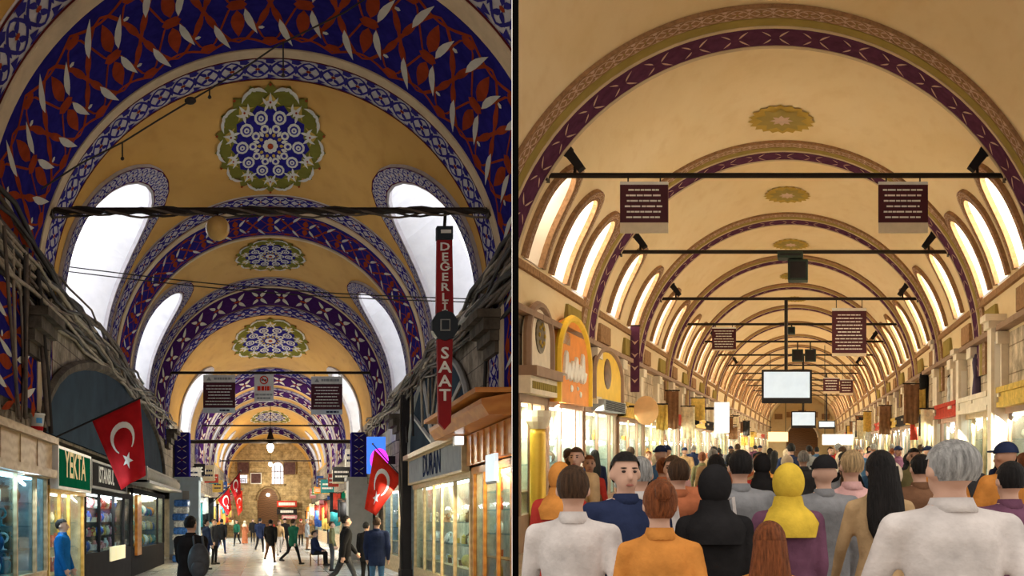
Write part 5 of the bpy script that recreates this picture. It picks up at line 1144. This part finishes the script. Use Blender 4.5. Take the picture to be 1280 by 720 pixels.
# gilt column
gc = thing('gilt_column', 'gilt round column before the shop below the white arch', 'column', HB, (gl5(.1), 17.0, 0)); GO = M('gilt_paint', (.66, .42, .06), rough=.35, metal=.3)
MB().lathe([(.2, 0), (.2, .12), (.14, .18), (.13, 1.9), (.12, 2.0)], (gl5(.12), 16.95, 0), 14).build('shaft', GO, parent=gc, H=HB, smooth=True); MB().lathe([(.13, 2.0), (.2, 2.12), (.22, 2.2), (.22, 2.3)], (gl5(.12), 16.95, 0), 14).build('capital', IVORY, parent=gc, H=HB)
# arched boards
def arch_board(v0, v1, w0, w1, mat, label, n0=.05, n1=.14, rim=None):
    r = thing('arched_sign', label, 'sign', HB, (gl5(n0), (v0+v1)/2, w0)); c = (v0+v1)/2; hv = (v1-v0)/2; spring = w0+(w1-w0)*.45
    arc = [(v0, w0), (v0, spring)]+[(c-hv*math.cos(PI*i/14), spring+(w1-spring)*math.sin(PI*i/14)) for i in range(1, 14)]+[(v1, spring), (v1, w0)]
    MB().prism([(gl5(n0), v, w) for v, w in arc], (n1-n0, 0, 0)).build('board', mat, parent=r, H=HB, clip=1)
    if rim: MB().tube([(gl5(n1), v, w) for v, w in arc], .07, 6).build('rim', rim, parent=r, H=HB, clip=1)
    return r, c
r, c = arch_board(16.25, 17.75, 3.0, 4.05, IVORY, 'white arched board with a dark round emblem over the gilt column', rim=TAUPE)
MB().lathe([(.30, 0), (.30, .02), (.22, .03), (0, .03)], (0, 0, 0), 20).build('tmp', OLIVEB) and None
tmp = bpy.data.objects['tmp']; em = MB(); em.add([(gl5(.14)+v.co.z, c+v.co.x, 3.55+v.co.y) for v in tmp.data.vertices], [tuple(p.vertices) for p in tmp.data.polygons]); em.build('emblem', M('dark_bronze_emblem', (.12, .09, .05), rough=.4, var=.6, scale=14), parent=r, H=HB); bpy.data.objects.remove(tmp)
e2 = MB()
for i in range(8): e2.ball((gl5(.18), c+.17*math.cos(PI*i/4), 3.55+.17*math.sin(PI*i/4)), (.02, .04, .04), 6, 4)
e2.build('emblem_beads', GOLDB, parent=r, H=HB)['kind'] = 'stuff'
eb = thing('entablature', 'taupe beam with white fret band below the white arched board', 'beam', HB, (gl5(.1), 17, 2.5)); MB().box((gl5(-.02), 16.2, 2.84), (gl5(.3), 17.95, 3.0)).build('beam', TAUPE, parent=eb, H=HB, clip=1); MB().box((gl5(-.02), 16.2, 2.56), (gl5(.2), 17.95, 2.84)).build('band', IVORY, parent=eb, H=HB, clip=1)
for i in range(12): MB().box((gl5(.2), 16.3+i*.135, 2.64), (gl5(.215), 16.39+i*.135, 2.76)).build('fret', OLIVEB, parent=eb, H=HB)
r, c = arch_board(18.0, 20.6, 2.5, 4.1, ORAN, 'orange arched board with white script over the rose framed shop', n1=.2, rim=YELB)
# white script-like flourish
SCR = [(-.95, .55), (-.8, .95), (-.72, .5), (-.6, .75), (-.45, .5), (-.3, .8), (-.15, .5), (0, .9), (.1, .5), (.3, .78), (.42, .5), (.55, 1.0), (.65, .5), (.85, .7)]
pts = []
for i in range(len(SCR)-1):
    for j in range(4): t = j/4; t = t*t*(3-2*t); pts.append((gl5(.22), c+SCR[i][0]*(1-j/4)+SCR[i+1][0]*(j/4), 2.45+SCR[i][1]*(1-t)+SCR[i+1][1]*t))
MB().tube(pts, .05, 6).build('script_lettering', WHTX, parent=r, H=HB)
for (a, b, rr2) in ((-.3, .28, .07), (.45, .2, .06), (.2, .3, .04)): MB().ball((gl5(.21), c+a, 2.5+b), (.03, rr2, rr2), 8, 5).build('white_dot', WHTX, parent=r, H=HB)
r, c = arch_board(21.2, 24.4, 2.7, 3.85, YELB, 'yellow arched board with a dark oval over the pale yellow shop', n1=.16, rim=TAUPE)
o = MB().ball((gl5(.16), c-.1, 3.3), (.04, .42, .34), 16, 8).build('oval', DKWOOD, parent=r, H=HB, smooth=True)
ac = thing('vent_box', 'grey louvred box below the yellow arched board', 'air vent', HB, (gl5(.2), 22.8, 2.46)); MB().box((gl5(0), 21.6, 2.46), (gl5(.3), 24.2, 2.7)).build('casing', GREYS, parent=ac, H=HB)
for i in range(7): MB().box((gl5(.3), 21.8, 2.485+i*.03), (gl5(.315), 24.0, 2.498+i*.03)).build('louvre', DKFR, parent=ac, H=HB)
rb = thing('round_sign', 'round beige sign projecting past the yellow board', 'sign', HB, (gl5(.55), 25.2, 2.6)); c0 = Vector((gl5(.62), 25.2, wb(513, 25.2)))
MB().prism([(c0.x+.30*math.cos(2*PI*i/20), 25.2, c0.z+.36*math.sin(2*PI*i/20)) for i in range(20)], (0, .08, 0)).build('disc', M('peach_board', (.75, .45, .22)), parent=rb, H=HB); MB().tube([(gl5(-.02), 25.24, c0.z+.1), (gl5(.5), 25.24, c0.z+.1)], .03, 6).build('bracket', IRON, parent=rb, H=HB)
vb = thing('vertical_banner', 'narrow plum banner with pale marks hung past the yellow board', 'banner', HB, (gl5(.3), 25.9, 3.0)); MB().box((gl5(.12), 25.9, wb(490, 25.9)), (gl5(.34), 25.96, wb(408, 25.9))).build('cloth', PLUM, parent=vb, H=HB)
for i in range(4): m = MB(); z0 = wb(425+16*i, 25.9); m.prism([(gl5(.14), 25.89, z0), (gl5(.23), 25.89, z0-.12), (gl5(.32), 25.89, z0), (gl5(.23), 25.89, z0-.05)], (0, .01, 0)); m.build('chevron', ROSEB, parent=vb, H=HB)
MB().tube([(gl5(-.02), 25.93, wb(407, 25.9)), (gl5(.36), 25.93, wb(407, 25.9))], .025, 6).build('rod', IRON, parent=vb, H=HB)
d = 40; lw = thing('lit_sign', 'tall blank white lit sign projecting over the arch side shops', 'sign', HB, (ub(902, d), d, wb(541, d))); MB().box((ub(893, d), d, wb(541, d)), (ub(911, d), d+.15, wb(503, d))).build('lit_face', M('white_light_box', (.95, .95, .9), emit=1.6, ecol=(1, .97, .9)), parent=lw, H=HB); MB().box((ub(862, d), d+.04, wb(512, d)), (ub(893, d), d+.1, wb(509, d))).build('bracket', IRON, parent=lw, H=HB)
# --- right side: ivory pilasters, hanging garments
def big_pilaster(x0, x1, yt, yb, d, label):
    u0, u1 = ub(x0, d), ub(x1, d); r = thing('pilaster', label, 'pilaster', HB, ((u0+u1)/2, d, 0)); z1 = wb(yt, d)
    MB().box((u0, d, 0), (u1, d+.4, z1-.25)).build('shaft', IVORY, parent=r, H=HB); MB().box((u0-.06, d-.06, z1-.25), (u1+.06, d+.46, z1-.12)).build('capital', IVORY, parent=r, H=HB); MB().box((u0-.12, d-.1, z1-.12), (u1+.12, d+.5, z1)).build('abacus', IVORY, parent=r, H=HB); MB().box((u0-.06, d-.06, 0), (u1+.06, d+.46, .3)).build('base', IVORY, parent=r, H=HB)
    MB().box((u0+.06, d-.015, .6), (u1-.06, d, z1-.5)).build('sunk_panel', WHITEPB, parent=r, H=HB)
big_pilaster(1239, 1262, 393, 0, 18.6, 'broad ivory pilaster at the first hanging garments'); big_pilaster(1198, 1212, 436, 0, 23.2, 'slim ivory pilaster between two garments'); big_pilaster(1168, 1180, 425, 0, 28.0, 'ivory pilaster with gilt scroll capital'); big_pilaster(1150, 1158, 470, 0, 33.5, 'far ivory pilaster past the gilt capital one')
def garment(x0, x1, y0, y1, d, mat, label, kind='dress'):
    u0, u1, w0, w1 = ub(x0, d), ub(x1, d), wb(y1, d), wb(y0, d); c = (u0+u1)/2; h = (u1-u0)/2; r = thing('hanging_garment', label, 'garment', HB, (c, d, w0))
    rows = [(w1, .16), (w1-.06, .75), (w1-.22, .92), (w1-.5*(w1-w0), .72), (w1-.75*(w1-w0), .9), (w0, 1.0)]; n = 16
    m = MB(); m.add([(c+h*k*math.cos(2*PI*j/n)*(1+.06*math.cos(j*5)), d+.13*k*math.sin(2*PI*j/n)+.02*math.sin(j*3), z) for z, k in rows for j in range(n)], [(i*n+j, i*n+(j+1) % n, (i+1)*n+(j+1) % n, (i+1)*n+j) for i in range(len(rows)-1) for j in range(n)])
    m.build('cloth', mat, parent=r, H=HB, smooth=True); MB().tube([(c-h*.6, d, w1-.03), (c, d, w1+.06), (c+h*.6, d, w1-.03)], .014, 5).build('hanger', IRON, parent=r, H=HB); MB().tube([(c, d, w1+.05), (c+.02, d, w1+.16), (c+.6, d, w1+.22)], .012, 5).build('hook', IRON, parent=r, H=HB)
garment(1214, 1231, 440, 500, 21.5, M('aubergine_cloth', (.10, .07, .12), rough=.8), 'long aubergine garment hung beside the broad ivory pilaster'); garment(1262, 1277, 415, 490, 18.4, CLM['brown'], 'brown garment hung at the edge beyond the broad ivory pilaster')
garment(1148, 1161, 465, 545, 30.5, CLM['black'], 'black garment with long skirt hung by the far ivory pilaster'); garment(1137, 1147, 490, 550, 34, CLM['red'], 'red garment hung past the far ivory pilaster'); garment(1183, 1193, 470, 505, 26, CLM['white'], 'white garment hung by the gilt scroll capital')
# warm hanging cloths deeper in
for i in range(34):
    r2 = random.Random(900+i); sd = -1 if i % 2 else 1; d = r2.uniform(27, 75); f = gl5 if sd < 0 else gr5; c_ = r2.choice(['cream', 'gold', 'brown', 'orange', 'white', 'cream', 'black', 'brown']); w1 = r2.uniform(2.6, 3.5); ln = r2.uniform(.6, 1.2); wd = r2.uniform(.25, .5); nn_ = r2.uniform(.3, .75); n = 8
    m = MB(); m.add([(f(nn_)+wd*(k/n-.5), d+.05*math.sin(k*2.1+i)*t, w1-ln*t+.02*math.sin(k)) for t in (0, .5, 1) for k in range(n+1)], [(t*(n+1)+k, t*(n+1)+k+1, (t+1)*(n+1)+k+1, (t+1)*(n+1)+k) for t in range(2) for k in range(n)])
    o = m.build('hanging_cloth', CLM[c_], H=HB, smooth=True, base=(f(nn_), d, w1)); mo = o.modifiers.new('thick', 'SOLIDIFY'); mo.thickness = .02
    tag(o, '%s cloth hung out along the %s of the cream passage' % (c_, 'arch side' if sd < 0 else 'pilaster side'), 'cloth', 'cloths hung along the cream passage, %s' % ('arch side' if sd < 0 else 'pilaster side')); MB().box((f(nn_)-wd/2-.03, d-.02, w1), (f(nn_)+wd/2+.03, d+.02, w1+.04)).build('hanging_bar', IRON, parent=o, H=HB)
# ---------------------------------------------------------------- the crowd
def pb(x, d, hd, lab, key, t, b, hair, ht=1.68, **k): return person(HB, ub(x, d), d, hd, lab, key, t, b, hair=hair, ht=ht, **k)
used = []
def near(*a, **k): used.append((ub(a[0], a[1]), a[1])); return pb(*a, **k)
near(1195, 4.2, PI+.1, 'broad person in white shirt seen from behind, walking away beside the long-haired one', TM, 'white', 'grey', ('short', 'grey'), 1.76, wide=1.22)
near(1102, 6.2, PI, 'person with very long black hair and tan top seen from behind', WF, 'tan', 'black', ('long', 'black'), 1.70)
near(1066, 7.4, PI, 'fair-haired person in pink top seen from behind beside the long black hair', WF, 'pink', 'cream', ('short', 'fair'), 1.70)
near(716, 4.9, PI-.1, 'person in white shirt seen from behind next to the black divider', TM, 'white', 'brown', ('short', 'brown'), 1.64)
near(782, 5.6, .15, 'person in navy jacket facing the entrance with arms held forward', CM, 'navy', 'dark grey', ('short', 'black'), 1.70, skin=0)
near(826, 4.6, PI, 'person in orange top with auburn bun seen from behind', WF, 'orange', 'terracotta', ('bun', 'auburn'), 1.58)
near(700, 7.6, PI, 'person in red top and orange headscarf near the gilt column', LF, 'red', 'plum', ('scarf', 'orange'), 1.60)
near(893, 5.6, PI, 'person in long black coat and black headscarf seen from behind', LF, 'black', 'black', ('scarf', 'black'), 1.62)
near(925, 7.0, PI, 'person in grey shirt with pale bag seen from behind beside the black coat', SM, 'grey', 'dark grey', ('short', 'black'), 1.70)
near(985, 6.0, PI, 'person in plum robe and yellow headscarf seen from behind', LF, 'plum', 'plum', ('scarf', 'yellow'), 1.62)
near(962, 4.5, PI-.2, 'short person in orange top and cream trousers before the yellow headscarf', WF, 'orange', 'cream', ('long', 'auburn'), 1.40)
near(1030, 7.0, PI, 'person in grey top with a black shoulder strap', SM, 'grey', 'black', ('cap', 'black'), 1.66)
near(848, 7.3, PI, 'person in terracotta jacket with brown hair near the navy jacket', SM, 'terracotta', 'brown', ('short', 'brown'), 1.64)
near(800, 6.6, PI, 'grey-haired person in white jacket near the orange top', SM, 'white', 'grey', ('short', 'grey'), 1.66)
near(1262, 6.0, PI, 'person in plum jacket with black hair beside the white shirt', SM, 'plum', 'black', ('short', 'black'), 1.64)
near(1150, 8.2, PI, 'person in brown jacket between the long hair and the white shirt', SM, 'brown', 'black', ('short', 'black'), 1.66)
near(1180, 9.5, PI, 'person in orange jacket with auburn hair, beyond the white shirt', WF, 'orange', 'terracotta', ('long', 'auburn'), 1.74)
# shoulder strap and bag as things
o = thing('shoulder_bag', 'pale shoulder bag carried by the one in grey shirt', 'bag', HB, (ub(905, 6.75), 6.75, .85)); bu_ = ub(905, 6.75); MB().ball((bu_, 6.75, 1.02), (.13, .06, .15), 12, 8).build('pouch', PMAT['white'], parent=o, H=HB, smooth=True); MB().tube([(bu_-.08, 6.75, 1.12), (bu_+.02, 6.80, 1.38), (bu_+.06, 6.75, 1.40), (bu_+.09, 6.75, 1.12)], .012, 5).build('strap', PMAT['white'], parent=o, H=HB)
rc = random.Random(77)
tops = ['black', 'navy', 'dark grey', 'grey', 'white', 'cream', 'orange', 'terracotta', 'red', 'pink', 'plum', 'denim blue', 'olive', 'brown', 'tan']
hairs = [('short', 'black', 'short black hair'), ('short', 'brown', 'short brown hair'), ('long', 'black', 'long black hair'), ('long', 'brown', 'long brown hair'), ('short', 'grey', 'short grey hair'), ('scarf', 'cream', 'a cream headscarf'), ('scarf', 'black', 'a black headscarf'), ('cap', 'navy', 'a navy cap'), ('bun', 'auburn', 'an auburn bun')]
combos = [(t, h) for t in tops for h in hairs]; rc.shuffle(combos)
rows = [8.6, 9.8, 11.2, 12.6, 14.2, 16, 18, 20.5, 23, 26, 29, 33, 37, 42]
for ri, d in enumerate(rows):
    u = -3.75+rc.uniform(0, .5)
    while u < 3.1:
        dd = d+rc.uniform(-.35, .35); uu = u+rc.uniform(-.1, .1); u += rc.uniform(.78, 1.25)*(1 if d < 20 else 1.5)
        if any(math.hypot(uu-a, dd-b) < .7 for a, b in used) or uu + HB.k*dd < .45: continue
        used.append((uu, dd)); t, h = combos.pop(); fem = h[0] in ('long', 'scarf', 'bun')
        key = (rc.choice([WF, SF]) if h[0] != 'scarf' else LF) if fem else rc.choice([WM, SM, TM]); bt = rc.choice(['black', 'dark grey', 'navy', 'brown', 'denim blue'])
        hd = PI+rc.uniform(-.4, .4) if rc.random() < .72 else rc.uniform(-.4, .4)
        person(HB, uu, dd, hd, 'person in %s top with %s, %s in the crowd' % (t, h[2], 'back turned' if abs(hd) > 2 else 'coming forward'), key, t, bt if h[0] != 'scarf' else t, hair=h[:2], skin=rc.choice([0, 0, 1, 1, 2]), ht=rc.uniform(1.56, 1.64) if fem else rc.uniform(1.64, 1.76))
# ---------------------------------------------------------------- small projecting signs and the far doorway
for i in range(22):
    r2 = random.Random(1200+i); sd = -1 if i % 2 else 1; f = fl if sd < 0 else fr; d = 46.5+i*2.1; c_ = ['white', 'black', 'cream', 'red', 'teal', 'gold', 'brown', 'blue', 'orange', 'green', 'pink'][i//2]; w0 = r2.uniform(3.3, 4.1); h = r2.uniform(.5, 1.0); wd = r2.uniform(.5, .9)
    r = thing('projecting_sign', '%s projecting sign on the wall above the %s stalls past the pier' % (c_, ('left-hand', '', 'right-hand')[sd+1]), 'sign', HA, (f(wd/2), d, w0))
    MB().box((f(.06), d, w0), (f(.06+wd), d+.1, w0+h)).build('board', GM[c_], parent=r, H=HA); MB().box((f(-.02), d+.03, w0+h*.7), (f(.06), d+.07, w0+h*.8)).build('bracket', IRON, parent=r, H=HA)
    q = MB(); text_lines(q, min(f(.12), f(wd)), max(f(.12), f(wd)), w0+h*.2, w0+h*.8, 2, d-.001, r2, .4); tag(q.build('lettering', WHTX if c_ not in ('white', 'cream', 'gold') else BLTX, parent=r, H=HA), kind='stuff')
d = 60
for (x0, x1, y0, y1, d, lab) in ((1028, 1066, 543, 556, 60, 'long white lit sign hung low over the deep cream passage'), (960, 985, 540, 552, 66, 'amber lit sign hung low over the deep cream passage')):
    r = thing('lit_sign', lab, 'sign', HB, (ub((x0+x1)/2, d), d, wb(y1, d))); MB().box((ub(x0, d), d, wb(y1, d)), (ub(x1, d), d+.12, wb(y0, d))).build('lit_face', M('white_light_box', (.95, .95, .9)) if 'white' in lab else M('amber_light_box', (.9, .6, .2), emit=1.2, ecol=(1, .7, .3)), parent=r, H=HB)
    for x in (x0+3, x1-3): MB().tube([(ub(x, d), d+.06, wb(y0, d)), (ub(x, d), d+.06, HB.h+math.sqrt(HB.R**2-(ub(x, d)-HB.c)**2)+.02)], .02, 5).build('hanger', IRON, parent=r, H=HB)
ar = thing('arched_doorway', 'dark arched doorway in the far wall of the cream passage', 'doorway', HB, (HB.c, 130.9, 0))
MB().prism([(HB.c-2, 130.85, 0), (HB.c+2, 130.85, 0)] + [(HB.c+2*math.cos(PI*i/14), 130.85, 2.6+1.8*math.sin(PI*i/14)) for i in range(15)], (0, .14, 0)).build('opening', DKWOOD, parent=ar, H=HB); MB().tube([(HB.c+2.1*math.cos(PI*i/16), 130.8, 2.6+1.9*math.sin(PI*i/16)) for i in range(17)], .2, 6).build('arch_moulding', IVORY, parent=ar, H=HB)
for k in range(5):
    u = HB.c-3+1.5*k; MB().box((u-.5, 130.84, 4.9+.5*(1-abs(k-2)/2)), (u+.5, 130.99, 5.6+.5*(1-abs(k-2)/2))).build('wall_panel', BROWNB, parent=ar, H=HB)

# ---------------------------------------------------------------- pieces that belong to a part become its sub-parts
SUBP = {'lettering': 'board', 'text_lines': 'panel', 'red_text': 'panel', 'grey_text': 'panel', 'header_mark': 'header', 'footer_mark': 'footer', 'screen': 'casing', 'grille': 'cabinet', 'crescent': 'cloth', 'star': 'cloth', 'dial': 'dial_frame', 'buckle_pin': 'buckle', 'emblem_beads': 'emblem', 'script_lettering': 'board', 'white_dot': 'board', 'louvre': 'casing', 'fret': 'band', 'lens': 'housing', 'visor': 'housing', 'chevron': 'cloth', 'slash': 'prohibition_ring', 'magenta_disc': 'casing', 'batten': 'lit_panel', 'finial': 'pole'}
for o in list(COL.objects):
    if o.parent is None or o.parent.parent is not None: continue
    want = SUBP.get(o.name.split('.')[0])
    if want:
        for q in o.parent.children:
            if q is not o and q.name.split('.')[0] == want and tuple(q.location) == (0, 0, 0) and tuple(o.location) == (0, 0, 0): o.parent = q; break
for o in COL.objects:
    if '_b' in o: del o['_b']
